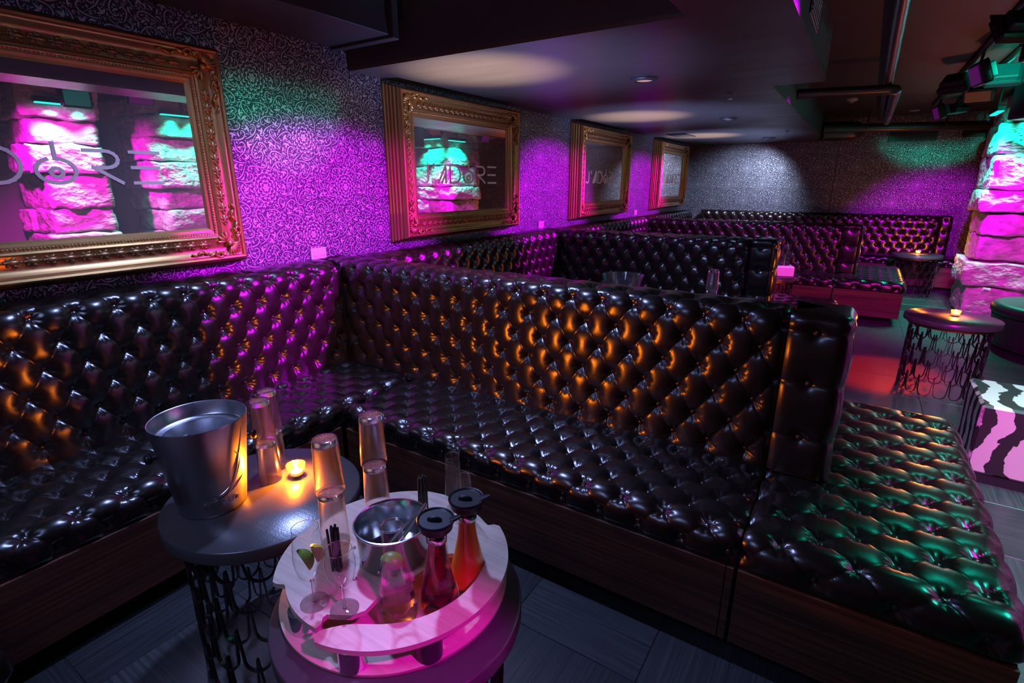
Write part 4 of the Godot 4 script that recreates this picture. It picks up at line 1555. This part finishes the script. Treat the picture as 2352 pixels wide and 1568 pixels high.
func tables() -> void:
	side_table("round dark side table carrying the champagne bucket and candle", Vector3(-1.534, 0, -0.841), 0.1)
	side_table("round dark side table under the wooden drinks tray", Vector3(-0.822, 0, -0.752), 0.25)
	side_table("round side table with a lone candle, standing in the aisle before the zebra stool", Vector3(0.742, 0, -5.19), 0.0)
	side_table("round side table with a candle in front of the back bench", Vector3(0.82, 0, -9.72), 0.3)
	side_table("round side table in the second booth, mostly hidden by the first partition", Vector3(-0.80, 0, -4.02), 0.0)
	side_table("round side table in the second booth nearer the mirror wall", Vector3(-1.52, 0, -3.95), 0.0)
	side_table("round side table in the third booth with a bottle caddy", Vector3(-0.76, 0, -6.65), 0.0)
	candle("tealight in a clear glass votive beside the champagne bucket", Vector3(-1.532, TH, -0.962), 1.05)
	candle("tealight in a clear glass votive on the aisle table", Vector3(0.76, TH, -5.22), 0.8)
	candle("tealight in a clear glass votive on the table before the back bench", Vector3(0.82, TH, -9.72), 0.5)

func candle(label: String, at: Vector3, energy: float) -> void:
	var o := thing("votive_candle", label, "candle", at, 0, "votive candles on the side tables")
	obj("glass_cup", lathe([Vector2(0.0, 0.0), Vector2(0.022, 0.0), Vector2(0.025, 0.002), Vector2(0.0285, 0.028), Vector2(0.033, 0.046), Vector2(0.033, 0.048), Vector2(0.031, 0.048), Vector2(0.0265, 0.028), Vector2(0.0225, 0.008), Vector2(0.0, 0.008)], 32), M.thin_glass, o)
	obj("tealight", lathe([Vector2(0.0, 0.0085), Vector2(0.0195, 0.0085), Vector2(0.0195, 0.021), Vector2(0.018, 0.021), Vector2(0.017, 0.0185), Vector2(0.0, 0.0185)], 28), M.wax, o)
	obj("wick", cyl(0.0009, 0.0007, 0.009, 8), M.black_straw, o, Vector3(0, 0.0225, 0))
	obj("flame", lathe([Vector2(0.0, 0.0245), Vector2(0.0045, 0.028), Vector2(0.006, 0.034), Vector2(0.0045, 0.043), Vector2(0.002, 0.052), Vector2(0.0, 0.058)], 16), M.flame, o)
	var l := OmniLight3D.new()
	l.name = "candle_light"
	l.light_color = Color(1.0, 0.48, 0.07)
	l.light_energy = energy
	l.light_size = 0.008
	l.omni_range = 12.0
	l.omni_attenuation = 2.0
	l.shadow_enabled = true
	o.add_child(l)
	l.position = Vector3(0, 0.038, 0)

# ------------------------------------------------------------------ bucket and stacked glasses
func on_cone(y: float, a: float, lift := 0.0) -> Vector3:
	var r := lerpf(0.0985, 0.137, y / 0.305) + lift
	return Vector3(r * cos(a), y, r * sin(a))

func bucket_and_glasses() -> void:
	var o := thing("champagne_bucket", "tall brushed steel champagne bucket with embossed lettering and a swoosh emblem", "bucket", Vector3(-1.624, TH, -0.716))
	obj("bucket_wall", lathe([Vector2(0.0, 0.008), Vector2(0.090, 0.008), Vector2(0.093, 0.0), Vector2(0.0975, 0.002), Vector2(0.0985, 0.006), Vector2(0.1365, 0.302), Vector2(0.1355, 0.305), Vector2(0.1335, 0.304), Vector2(0.126, 0.262), Vector2(0.122, 0.258), Vector2(0.106, 0.255), Vector2(0.104, 0.25), Vector2(0.088, 0.03), Vector2(0.0, 0.03)], 96), M.brushed_steel, o)
	for a in [1.95, 1.95 + PI]:
		var p := on_cone(0.205, a)
		var k := obj("knob_handle", lathe([Vector2(0.0, -0.002), Vector2(0.008, -0.002), Vector2(0.008, 0.01), Vector2(0.015, 0.014), Vector2(0.0165, 0.022), Vector2(0.012, 0.03), Vector2(0.0, 0.032)], 24), M.black_plastic, o, p)
		k.basis = Basis(Quaternion(Vector3.UP, Vector3(cos(a), -0.1, sin(a)).normalized()))
	# lettering
	var txt := "STEREO"
	var font := SystemFont.new()
	font.font_names = PackedStringArray(["Droid Sans"])
	font.font_weight = 700
	for i in txt.length():
		var tm := TextMesh.new()
		tm.text = txt[i]
		tm.font = font
		tm.font_size = 24
		tm.pixel_size = 0.00098
		tm.depth = 0.005
		var a := deg_to_rad(36.0 - i * 9.6)
		var nrm := Vector3(cos(a), -0.126, sin(a)).normalized()
		var p := on_cone(0.047, a, 0.0008)
		var t := obj("raised_letter", tm, M.polished_steel, o, p)
		var x := Vector3(-sin(a), 0, cos(a)) * -1.0
		t.basis = Basis(x, nrm.cross(x), nrm).orthonormalized()
		t.scale = Vector3(1.25, 1, 1)
	# swoosh emblem: tapered ribbons lying on the wall
	var curves := [
		[[26.0, 0.075], [18.0, 0.072], [6.0, 0.080], [-6.0, 0.10], [-16.0, 0.14], [-22.0, 0.185], [-28.0, 0.24], [-31.0, 0.275]],
		[[22.0, 0.058], [10.0, 0.064], [-4.0, 0.076], [-18.0, 0.092], [-32.0, 0.108]],
		[[8.0, 0.056], [-2.0, 0.082], [-12.0, 0.112], [-22.0, 0.150], [-24.0, 0.180], [-16.0, 0.205]],
	]
	for c in curves:
		var cv := Curve3D.new()
		for k in c.size():
			var tng := Vector3(c[mini(k + 1, c.size() - 1)][0] - c[maxi(k - 1, 0)][0], c[mini(k + 1, c.size() - 1)][1] - c[maxi(k - 1, 0)][1], 0) / 6.0
			cv.add_point(Vector3(c[k][0], c[k][1], 0), -tng, tng)
		var path := PackedVector3Array()
		var rad := []
		for k in 41:
			var t := k / 40.0
			var q := cv.sample_baked(t * cv.get_baked_length(), true)
			path.append(on_cone(q.y, deg_to_rad(q.x), 0.0004))
			rad.append(0.0004 + 0.0046 * pow(sin(PI * pow(t, 0.6)), 1.0))
		obj("swoosh_emblem", tube(path, rad, 8), M.polished_steel, o)
	# ice cubes in the bucket
	for k in 14:
		var a := rng.randf() * TAU
		var r := sqrt(rng.randf()) * 0.07
		var c := obj("ice_cube", cbox(Vector3.ONE * rng.randf_range(0.026, 0.034), 0.005), M.ice, self, o.position + Vector3(r * cos(a), 0.200 + 0.010 * (k % 3), r * sin(a)), Vector3(rng.randf() * 3, rng.randf() * 3, rng.randf() * 3))
		tag(c, "clear ice cube inside the champagne bucket", "ice", "ice cubes in the champagne bucket")
	# stacks of upturned tumblers
	stack(Vector3(-1.591, TH, -0.899), 2, "upturned tumblers stacked beside the champagne bucket, the stack touching it")
	stack(Vector3(-1.650, TH, -0.962), 2, "upturned tumblers stacked behind the other stack by the bucket")
	stack(Vector3(-1.043, 0.681, -0.742), 2, "upturned tumblers stacked on the wooden tray, the stack nearest the candle table")
	stack(Vector3(-1.052, 0.681, -0.902), 2, "upturned tumblers stacked at the back of the wooden tray")

var tumbler_mesh: Mesh
var bubble_mesh: Mesh

func stack(at: Vector3, n: int, label: String) -> void:
	if tumbler_mesh == null:
		# upturned: rim at y = 0, thick base on top
		tumbler_mesh = lathe([Vector2(0.0, 0.132), Vector2(0.0272, 0.132), Vector2(0.0282, 0.128), Vector2(0.0350, 0.003), Vector2(0.0352, 0.0), Vector2(0.0370, 0.0), Vector2(0.0374, 0.003), Vector2(0.0322, 0.142), Vector2(0.0305, 0.149), Vector2(0.027, 0.1505), Vector2(0.0, 0.1500)], 40)
		var st := SurfaceTool.new()
		st.begin(Mesh.PRIMITIVE_TRIANGLES)
		var r2 := RandomNumberGenerator.new()
		r2.seed = 3
		for k in 46:
			var a := k * 2.39996
			var r := 0.026 * sqrt((k + 0.5) / 46.0)
			ball_into(st, Vector3(r * cos(a), 0.1505, r * sin(a)), Vector3(0.0026, 0.0018, 0.0026) * r2.randf_range(0.7, 1.2), 6)
		bubble_mesh = st.commit()
	for k in n:
		var o := thing("tumbler", label + (", lower one" if k == 0 else ", upper one"), "glass", at + Vector3(0, k * 0.125 * 1.0, 0), rng.randf() * 6.0, "stacked tumblers")
		if k == 1:
			o.position.y = at.y + 0.1525
		obj("glass_body", tumbler_mesh, M.seeded_glass, o)
		var b := obj("hobnail_base", bubble_mesh, M.seeded_glass, o)
		b.set_meta("kind", "stuff")

# ------------------------------------------------------------------ drinks tray
const TC := Vector3(-0.866, 0, -0.787)

func polar(r: float, deg: float) -> Vector2:
	return Vector2(r * cos(deg_to_rad(deg)), r * sin(deg_to_rad(deg)))

func tray_outline() -> PackedVector2Array:
	var o := PackedVector2Array()
	for k in 48:
		o.append(polar(0.291, 80.0 - 137.0 * k / 47.0))
	o.append(polar(0.280, -59.5))
	o.append(polar(0.264, -60.5))
	for k in 8:
		o.append(polar(lerpf(0.262, 0.290, smoothstep(0.3, 1.0, k / 7.0)), -62.0 - 50.0 * k / 7.0))
	for k in 36:
		o.append(polar(0.292, -114.0 - 118.0 * k / 35.0))
	o.append(polar(0.284, 126.0))
	o.append(polar(0.266, 124.0))
	for k in 12:
		o.append(polar(0.264, 122.0 - 37.0 * k / 11.0))
	o.append(polar(0.250, 84.5))
	for p in [[0.236, 87], [0.225, 87], [0.214, 80], [0.206, 73], [0.186, 66], [0.150, 62], [0.118, 56], [0.102, 45]]:
		o.append(polar(p[0], p[1]))
	for k in 9:
		o.append(polar(0.098, 35.0 - 62.0 * k / 8.0))
	for p in [[0.12, -33], [0.16, -36], [0.2, -35], [0.225, -31], [0.234, -26]]:
		o.append(polar(p[0], p[1]))
	for k in 16:
		o.append(polar(lerpf(0.232, 0.222, k / 15.0), -20.0 + 78.0 * k / 15.0))
	for p in [[0.224, 66], [0.232, 73], [0.246, 78], [0.262, 82], [0.278, 83]]:
		o.append(polar(p[0], p[1]))
	return o

func tray_on_table() -> void:
	var o := thing("drinks_tray", "two-tier round birch plywood drinks tray with a crescent cut-out", "tray", TC)
	obj("lower_board", lathe([Vector2(0, TH + 0.0005), Vector2(0.284, TH + 0.0005), Vector2(0.286, TH + 0.002), Vector2(0.286, TH + 0.011), Vector2(0.284, TH + 0.012), Vector2(0, TH + 0.012)], 96), M.birch, o)
	obj("upper_board", slab(tray_outline(), 0.013), M.birch, o, Vector3(0, 0.667, 0))
	for d in [[0.262, 30.0], [0.262, 66.0], [0.245, 105.0], [0.25, 170.0], [0.25, -130.0], [0.245, -75.0]]:
		var p := polar(d[0], d[1])
		obj("spacer_peg", cyl(0.03, 0.03, 0.0555, 28), M.dark_peg if d[1] < 50 else M.chrome, o, Vector3(p.x, TH + 0.012 + 0.0277, p.y))
	for d in [[0.118, 100.0], [0.118, 160.0], [0.118, -150.0], [0.118, -80.0]]:
		var p := polar(d[0], d[1])
		obj("screw_cap", lathe([Vector2(0.0055, 0.0), Vector2(0.0055, 0.002), Vector2(0.003, 0.004), Vector2(0.0, 0.0042)], 14), M.chrome, o, Vector3(p.x, 0.680, p.y))
	# steel ice bucket and tongs
	var b := thing("ice_bucket", "small shiny steel ice bucket in the middle of the drinks tray", "bucket", TC + Vector3(-0.004, 0.6805, 0))
	obj("bucket_wall", lathe([Vector2(0, 0.001), Vector2(0.082, 0.001), Vector2(0.086, 0.004), Vector2(0.091, 0.094), Vector2(0.0955, 0.097), Vector2(0.0965, 0.100), Vector2(0.0955, 0.103), Vector2(0.092, 0.1035), Vector2(0.0895, 0.099), Vector2(0.084, 0.006), Vector2(0, 0.005)], 72), M.polished_steel, b)
	for a in [1.2, 1.9]:
		obj("rivet", ball(Vector3(0.005, 0.005, 0.005), 10), M.chrome, b, Vector3(cos(a) * 0.0872, 0.016, sin(a) * 0.0872))
	var tg := thing("ice_tongs", "steel ice tongs leaning inside the small ice bucket", "tongs", TC + Vector3(0.0, 0.69, 0.0))
	for s in [-1, 1]:
		obj("tong_arm", tube(PackedVector3Array([Vector3(-0.01 + s * 0.012, 0.003, 0.045), Vector3(0.03 + s * 0.009, 0.075, -0.02), Vector3(0.058, 0.128, -0.062)]), [0.004, 0.005, 0.0045], 8), M.polished_steel, tg)
	# carafes
	var A := TC + Vector3(0, TH + 0.0125, 0)
	carafe(A + Vector3(0.100, 0, 0.097), "clear glass carafe of water with a lime wedge, no lid", "water", 0.62, false)
	carafe(A + Vector3(0.160, 0, 0.017), "glass carafe of dark red juice with a black pouring lid", "cranberry", 0.80, true)
	carafe(A + Vector3(0.168, 0, -0.087), "glass carafe of orange juice with a black pouring lid", "orange_juice", 0.84, true)
	lime(A + Vector3(0.098, 0.158, 0.100), "lime wedge floating in the neck of the water carafe", Vector3(0.3, 0.5, 1.2))
	# stemmed glasses at the front left
	wine_glass(Vector3(-0.905, 0.681, -0.570), 0.200, "stemmed wine glass holding lime wedges on the drinks tray")
	wine_glass(Vector3(-0.832, 0.681, -0.594), 0.160, "empty stemmed glass between the straws and the water carafe")
	lime(Vector3(-0.916, 0.681 + 0.118, -0.560), "lime wedge in the stemmed glass, leaning left", Vector3(0.2, 0.4, 0.3))
	lime(Vector3(-0.897, 0.681 + 0.124, -0.578), "lemon wedge in the stemmed glass, leaning right", Vector3(0.1, 1.9, 0.4), true)
	# flutes behind
	flute(Vector3(-0.865, 0.681, -1.025), 0.175, "clear flute glass at the back of the drinks tray by the straws")
	flute(Vector3(-0.806, 0.681, -0.998), 0.140, "clear flute glass behind the lidded carafes")
	# black straws: two bundles in holes of the tray
	for b2 in [[Vector3(-0.951, 0.681, -0.671), 0.118, "short black cocktail straw in the bundle behind the stemmed glasses"], [Vector3(-0.940, 0.681, -0.975), 0.105, "short black cocktail straw in the bundle at the back of the tray"]]:
		for k in 9:
			var a := k * 2.4
			var r := 0.0052 * sqrt(k)
			var s := obj("cocktail_straw", cyl(0.0031, 0.0031, b2[1], 8), M.black_straw, self, b2[0] + Vector3(r * cos(a), b2[1] / 2 + 0.001, r * sin(a)), Vector3(rng.randf_range(-0.05, 0.05), 0, rng.randf_range(-0.05, 0.05)))
			tag(s, b2[2], "straw", "straws " + ("by the stemmed glasses" if b2[1] > 0.11 else "at the back of the tray"))

func carafe(at: Vector3, label: String, liquid: String, fill: float, lid: bool) -> void:
	var o := thing("carafe", label, "carafe", at, 0, "carafes on the drinks tray")
	var pr := [Vector2(0.046, 0.0), Vector2(0.0485, 0.003), Vector2(0.0495, 0.014), Vector2(0.046, 0.055), Vector2(0.036, 0.105), Vector2(0.0265, 0.155), Vector2(0.0235, 0.19), Vector2(0.0235, 0.225), Vector2(0.0255, 0.256)]
	var prof := [Vector2(0.0, 0.0005)]
	prof.append_array(pr)
	obj("glass_body", lathe(prof, 56), M.thin_glass, o)
	if not lid:
		obj("neck_rim", lathe([Vector2(0.0245, 0.253), Vector2(0.0265, 0.254), Vector2(0.0268, 0.257), Vector2(0.0255, 0.2585), Vector2(0.0235, 0.257), Vector2(0.0245, 0.253)], 40), M.tumbler_glass, o)
	var top := 0.25 * fill
	var lp := [Vector2(0.0, 0.005)]
	for i in pr.size():
		var y: float = pr[i].y
		if y < 0.005:
			continue
		if y >= top:
			break
		lp.append(Vector2(pr[i].x - 0.003, y))
	var rt := 0.03
	for i in pr.size() - 1:
		if pr[i].y <= top and pr[i + 1].y > top:
			rt = lerpf(pr[i].x, pr[i + 1].x, (top - pr[i].y) / (pr[i + 1].y - pr[i].y)) - 0.003
	lp.append(Vector2(rt, top))
	lp.append(Vector2(0.0, top))
	obj("liquid", lathe(lp, 56), M[liquid], o)
	if lid:
		o.scale = Vector3(1.0, 0.93, 1.0)
		var l := obj("pour_lid", lathe([Vector2(0.0, 0.222), Vector2(0.022, 0.222), Vector2(0.0215, 0.236), Vector2(0.0325, 0.2365), Vector2(0.0385, 0.243), Vector2(0.0395, 0.256), Vector2(0.0435, 0.262), Vector2(0.0445, 0.267), Vector2(0.0430, 0.2695), Vector2(0.040, 0.2685), Vector2(0.038, 0.2655), Vector2(0.0, 0.2650)], 48), M.black_plastic, o)
		obj("lid_tab", ball(Vector3(0.018, 0.008, 0.005), 14), M.black_plastic, l, Vector3(0.0, 0.2685, 0.004), Vector3(0, 0.5, 0))
		var st := SurfaceTool.new()
		st.begin(Mesh.PRIMITIVE_TRIANGLES)
		tube_into(st, PackedVector3Array([Vector3(0.029, 0.264, -0.018), Vector3(0.042, 0.271, -0.027), Vector3(0.050, 0.276, -0.032)]), [0.011, 0.009, 0.003], 10, 0.5)
		obj("pour_spout", st.commit(), M.black_plastic, l)
		obj("steel_collar", lathe([Vector2(0.0236, 0.205), Vector2(0.0245, 0.206), Vector2(0.0245, 0.221), Vector2(0.0236, 0.2215)], 36), M.chrome, o)

func lime(at: Vector3, label: String, rot: Vector3, lemon := false) -> void:
	var o := thing("citrus_wedge", label, "lime", at, 0, "citrus wedges in the glasses")
	o.rotation = rot
	# wedge: a slice of a sphere between two planes
	var st := SurfaceTool.new()
	st.begin(Mesh.PRIMITIVE_TRIANGLES)
	var fl := SurfaceTool.new()
	fl.begin(Mesh.PRIMITIVE_TRIANGLES)
	var R := 0.025
	var w := 0.66
	for i in 8:
		for j in 10:
			var q := []
			for c in [[i, j], [i + 1, j], [i + 1, j + 1], [i, j + 1]]:
				var a: float = -w + 2 * w * c[0] / 8.0
				var p: float = PI * c[1] / 10.0
				q.append(Vector3(sin(p) * cos(a), cos(p) * 1.2, sin(p) * sin(a)) * R)
			quad_out(st, q[0], q[1], q[2], q[3], q[0] + q[2])
	for s in [-1.0, 1.0]:
		for j in 10:
			var p0 := PI * j / 10.0
			var p1 := PI * (j + 1) / 10.0
			var a := Vector3(sin(p0) * cos(w), cos(p0) * 1.2, s * sin(p0) * sin(w)) * R * 0.995
			var b := Vector3(sin(p1) * cos(w), cos(p1) * 1.2, s * sin(p1) * sin(w)) * R * 0.995
			tri_out(fl, Vector3.ZERO, a, b, Vector3(-sin(w), 0, s * cos(w)))
	st.generate_normals()
	fl.generate_normals()
	obj("peel", st.commit(), M.lemon_peel if lemon else M.lime_peel, o)
	obj("flesh", fl.commit(), M.lime_flesh, o)

func wine_glass(at: Vector3, h: float, label: String) -> void:
	var o := thing("stemmed_glass", label, "glass", at, 0, "stemmed glasses on the drinks tray")
	var s := 0.062
	obj("bowl", lathe([Vector2(0.004, s), Vector2(0.016, s + 0.006), Vector2(0.028, s + 0.022), Vector2(0.0335, s + 0.05), Vector2(0.0335, s + 0.07), Vector2(0.0285, h)], 48), M.thin_glass, o)
	obj("stem", lathe([Vector2(0.0045, 0.002), Vector2(0.003, 0.010), Vector2(0.003, s - 0.008), Vector2(0.0045, s)], 16), M.tumbler_glass, o)
	obj("foot", lathe([Vector2(0.0, 0.0), Vector2(0.031, 0.0), Vector2(0.0315, 0.0012), Vector2(0.02, 0.0026), Vector2(0.004, 0.005), Vector2(0.0, 0.005)], 40), M.tumbler_glass, o)
	obj("rim_ring", lathe([Vector2(0.0280, h - 0.0005), Vector2(0.0290, h), Vector2(0.0285, h + 0.001), Vector2(0.0278, h + 0.0004), Vector2(0.0280, h - 0.0005)], 40), M.tumbler_glass, o)

func flute(at: Vector3, h: float, label: String) -> void:
	var o := thing("flute_glass", label, "glass", at, 0, "flute glasses at the back of the tray")
	obj("bowl", lathe([Vector2(0.0, 0.004), Vector2(0.02, 0.005), Vector2(0.0235, 0.02), Vector2(0.0245, 0.07), Vector2(0.020, h)], 40), M.thin_glass, o)
	obj("thick_base", lathe([Vector2(0.0, 0.0), Vector2(0.019, 0.0), Vector2(0.0205, 0.003), Vector2(0.02, 0.0045), Vector2(0.0, 0.0045)], 36), M.tumbler_glass, o)
	obj("rim_ring", lathe([Vector2(0.0195, h - 0.0005), Vector2(0.0205, h), Vector2(0.0200, h + 0.001), Vector2(0.0193, h + 0.0004), Vector2(0.0195, h - 0.0005)], 36), M.tumbler_glass, o)

# ------------------------------------------------------------------ further booths
func tumbler_up(at: Vector3, label: String, group: String, s := 1.0) -> void:
	var o := thing("tumbler", label, "glass", at, 0, group)
	obj("glass_body", lathe([Vector2(0.0, 0.0), Vector2(0.03, 0.0), Vector2(0.032, 0.003), Vector2(0.037, 0.11), Vector2(0.0355, 0.11), Vector2(0.0300, 0.012), Vector2(0.0, 0.010)], 28), M.tumbler_glass, o)
	o.scale = Vector3.ONE * s

func far_tables_items() -> void:
	# second booth
	var tr := thing("serving_tray", "round birch tray on the second booth table, under the tumblers", "tray", Vector3(-0.78, TH, -4.02))
	obj("tray_board", lathe([Vector2(0, 0.0005), Vector2(0.26, 0.0005), Vector2(0.26, 0.012), Vector2(0, 0.012)], 64), M.birch, tr)
	obj("tray_riser", cyl(0.20, 0.20, 0.06, 48), M.birch, tr, Vector3(0, 0.0425, 0))
	for k in 3:
		stack_one(Vector3(-0.845, TH + 0.0735 + k * 0.0, -4.10), k)
	for p in [Vector3(-0.66, 0, -4.16), Vector3(-0.70, 0, -4.07)]:
		tumbler_up(p + Vector3(0, TH + 0.073, 0), "small clear tumbler on the second booth tray", "tumblers on the second booth tray")
	for p in [Vector3(-0.62, 0, -4.06), Vector3(-0.635, 0, -3.97)]:
		tumbler_up(p + Vector3(0, TH + 0.073, 0), "small clear tumbler on the second booth tray", "tumblers on the second booth tray")
	var bo := thing("acrylic_bucket", "wide clear acrylic wine bucket on the second booth table", "bucket", Vector3(-1.52, TH + 0.001, -4.0))
	obj("bucket_wall", lathe([Vector2(0.0, 0.0), Vector2(0.09, 0.0), Vector2(0.095, 0.004), Vector2(0.165, 0.285), Vector2(0.168, 0.29), Vector2(0.160, 0.29), Vector2(0.09, 0.01), Vector2(0.0, 0.008)], 56), M.thin_glass, bo)
	# third booth: caddy with bottles
	var c := Vector3(-0.70, TH, -6.60)
	var cd := thing("bottle_caddy", "white boxy bottle caddy on the third booth table", "caddy", c + Vector3(0.05, 0.001, 0.0), 0.3)
	obj("caddy_box", cbox(Vector3(0.24, 0.11, 0.26), 0.006), M.menu_white, cd, Vector3(0, 0.056, 0))
	obj("front_card", cbox(Vector3(0.2, 0.09, 0.004), 0.001), M.menu_white, cd, Vector3(0, 0.055, 0.132))
	var cols := ["bottle_red", "bottle_blue", "bottle_dark", "water"]
	var labs := ["short red bottle on the white caddy", "blue bottle on the white caddy", "dark bottle on the white caddy", "clear long-necked bottle on the white caddy"]
	var pp := [Vector3(-0.07, 0.112, -0.05), Vector3(-0.06, 0.112, 0.05), Vector3(0.0, 0.112, 0.0), Vector3(0.06, 0.112, -0.02)]
	for k in 4:
		var b := thing("bottle", labs[k], "bottle", c + Vector3(0.05, 0, 0) + pp[k], 0, "bottles on the white caddy")
		obj("bottle_glass", lathe([Vector2(0, 0), Vector2(0.028, 0), Vector2(0.03, 0.004), Vector2(0.03, 0.11), Vector2(0.013, 0.16), Vector2(0.012, 0.22), Vector2(0.014, 0.225), Vector2(0.013, 0.235), Vector2(0, 0.235)], 24), M[cols[k]], b)
	tumbler_up(c + Vector3(-0.15, 0.0, 0.06) + Vector3(0, 0.001, 0), "clear tumbler beside the white bottle caddy", "", 1.3)
	stack_two(c + Vector3(-0.12, 0.001, -0.15))

func stack_one(at: Vector3, k: int) -> void:
	if k > 1:
		return
	var o := thing("tumbler", "upturned hobnail tumbler in the stack on the second booth tray, " + ("lower one" if k == 0 else "upper one"), "glass", at + Vector3(0, 0.1525 * k, 0), 0, "stacked tumblers")
	obj("glass_body", tumbler_mesh, M.seeded_glass, o)
	o.scale = Vector3(1.25, 1.0, 1.25)
	var b := obj("hobnail_base", bubble_mesh, M.seeded_glass, o)
	b.set_meta("kind", "stuff")

func stack_two(at: Vector3) -> void:
	var o := thing("tumbler", "tall upturned tumbler standing on the caddy behind the bottles", "glass", at)
	obj("glass_body", tumbler_mesh, M.seeded_glass, o)
	o.scale = Vector3(1.2, 2.0, 1.2)

func stools() -> void:
	var o := thing("zebra_stool", "square stool covered in black and cream zebra print, on a black base", "stool", Vector3(0.985, 0, -3.81), -0.02)
	obj("cover", cbox(Vector3(0.51, 0.40, 0.51), 0.014), M.zebra, o, Vector3(0, 0.255, 0))
	obj("base", box(Vector3(0.49, 0.055, 0.49)), M.toe_kick, o, Vector3(0, 0.0275, 0))
	var r := thing("round_ottoman", "large round black leather ottoman at the foot of the stone pier", "ottoman", Vector3(1.86, 0, -7.05))
	obj("seat_pad", lathe([Vector2(0, 0.33), Vector2(0.54, 0.33), Vector2(0.57, 0.36), Vector2(0.575, 0.40), Vector2(0.55, 0.44), Vector2(0.5, 0.452), Vector2(0, 0.456)], 64), M.dark_leather, r)
	# gathered side
	var P := PackedVector3Array()
	var cols := 241
	for i in 8:
		var y := 0.02 + 0.315 * i / 7.0
		for c in cols:
			var a := TAU * c / (cols - 1)
			var rr := lerpf(0.50, 0.553, i / 7.0) + 0.006 * sin(a * 60.0) * sin(PI * (i + 0.6) / 7.6)
			P.append(Vector3(rr * cos(a), y, rr * sin(a)))
	obj("gathered_side", grid_mesh(P, 8, cols, true, true), M.dark_leather, r)
	obj("foot_ring", cyl(0.47, 0.47, 0.03, 48), M.toe_kick, r, Vector3(0, 0.015, 0))

func wall_plates() -> void:
	for w in [[-2.16, "first"], [-5.03, "second"], [-7.93, "third"]]:
		var z: float = w[0]
		var o := thing("wall_outlet", "white double wall outlet above where the %s partition meets the wall" % w[1], "outlet", Vector3(XW, 1.165, z), PI / 2, "wall outlets on the damask wall")
		obj("plate", cbox(Vector3(0.115, 0.07, 0.008), 0.002), M.white_plastic, o, Vector3(0, 0, 0.005))
		for s in [-1, 1]:
			obj("socket", cbox(Vector3(0.034, 0.028, 0.004), 0.001), M.white_plastic, o, Vector3(s * 0.026, 0, 0.010))
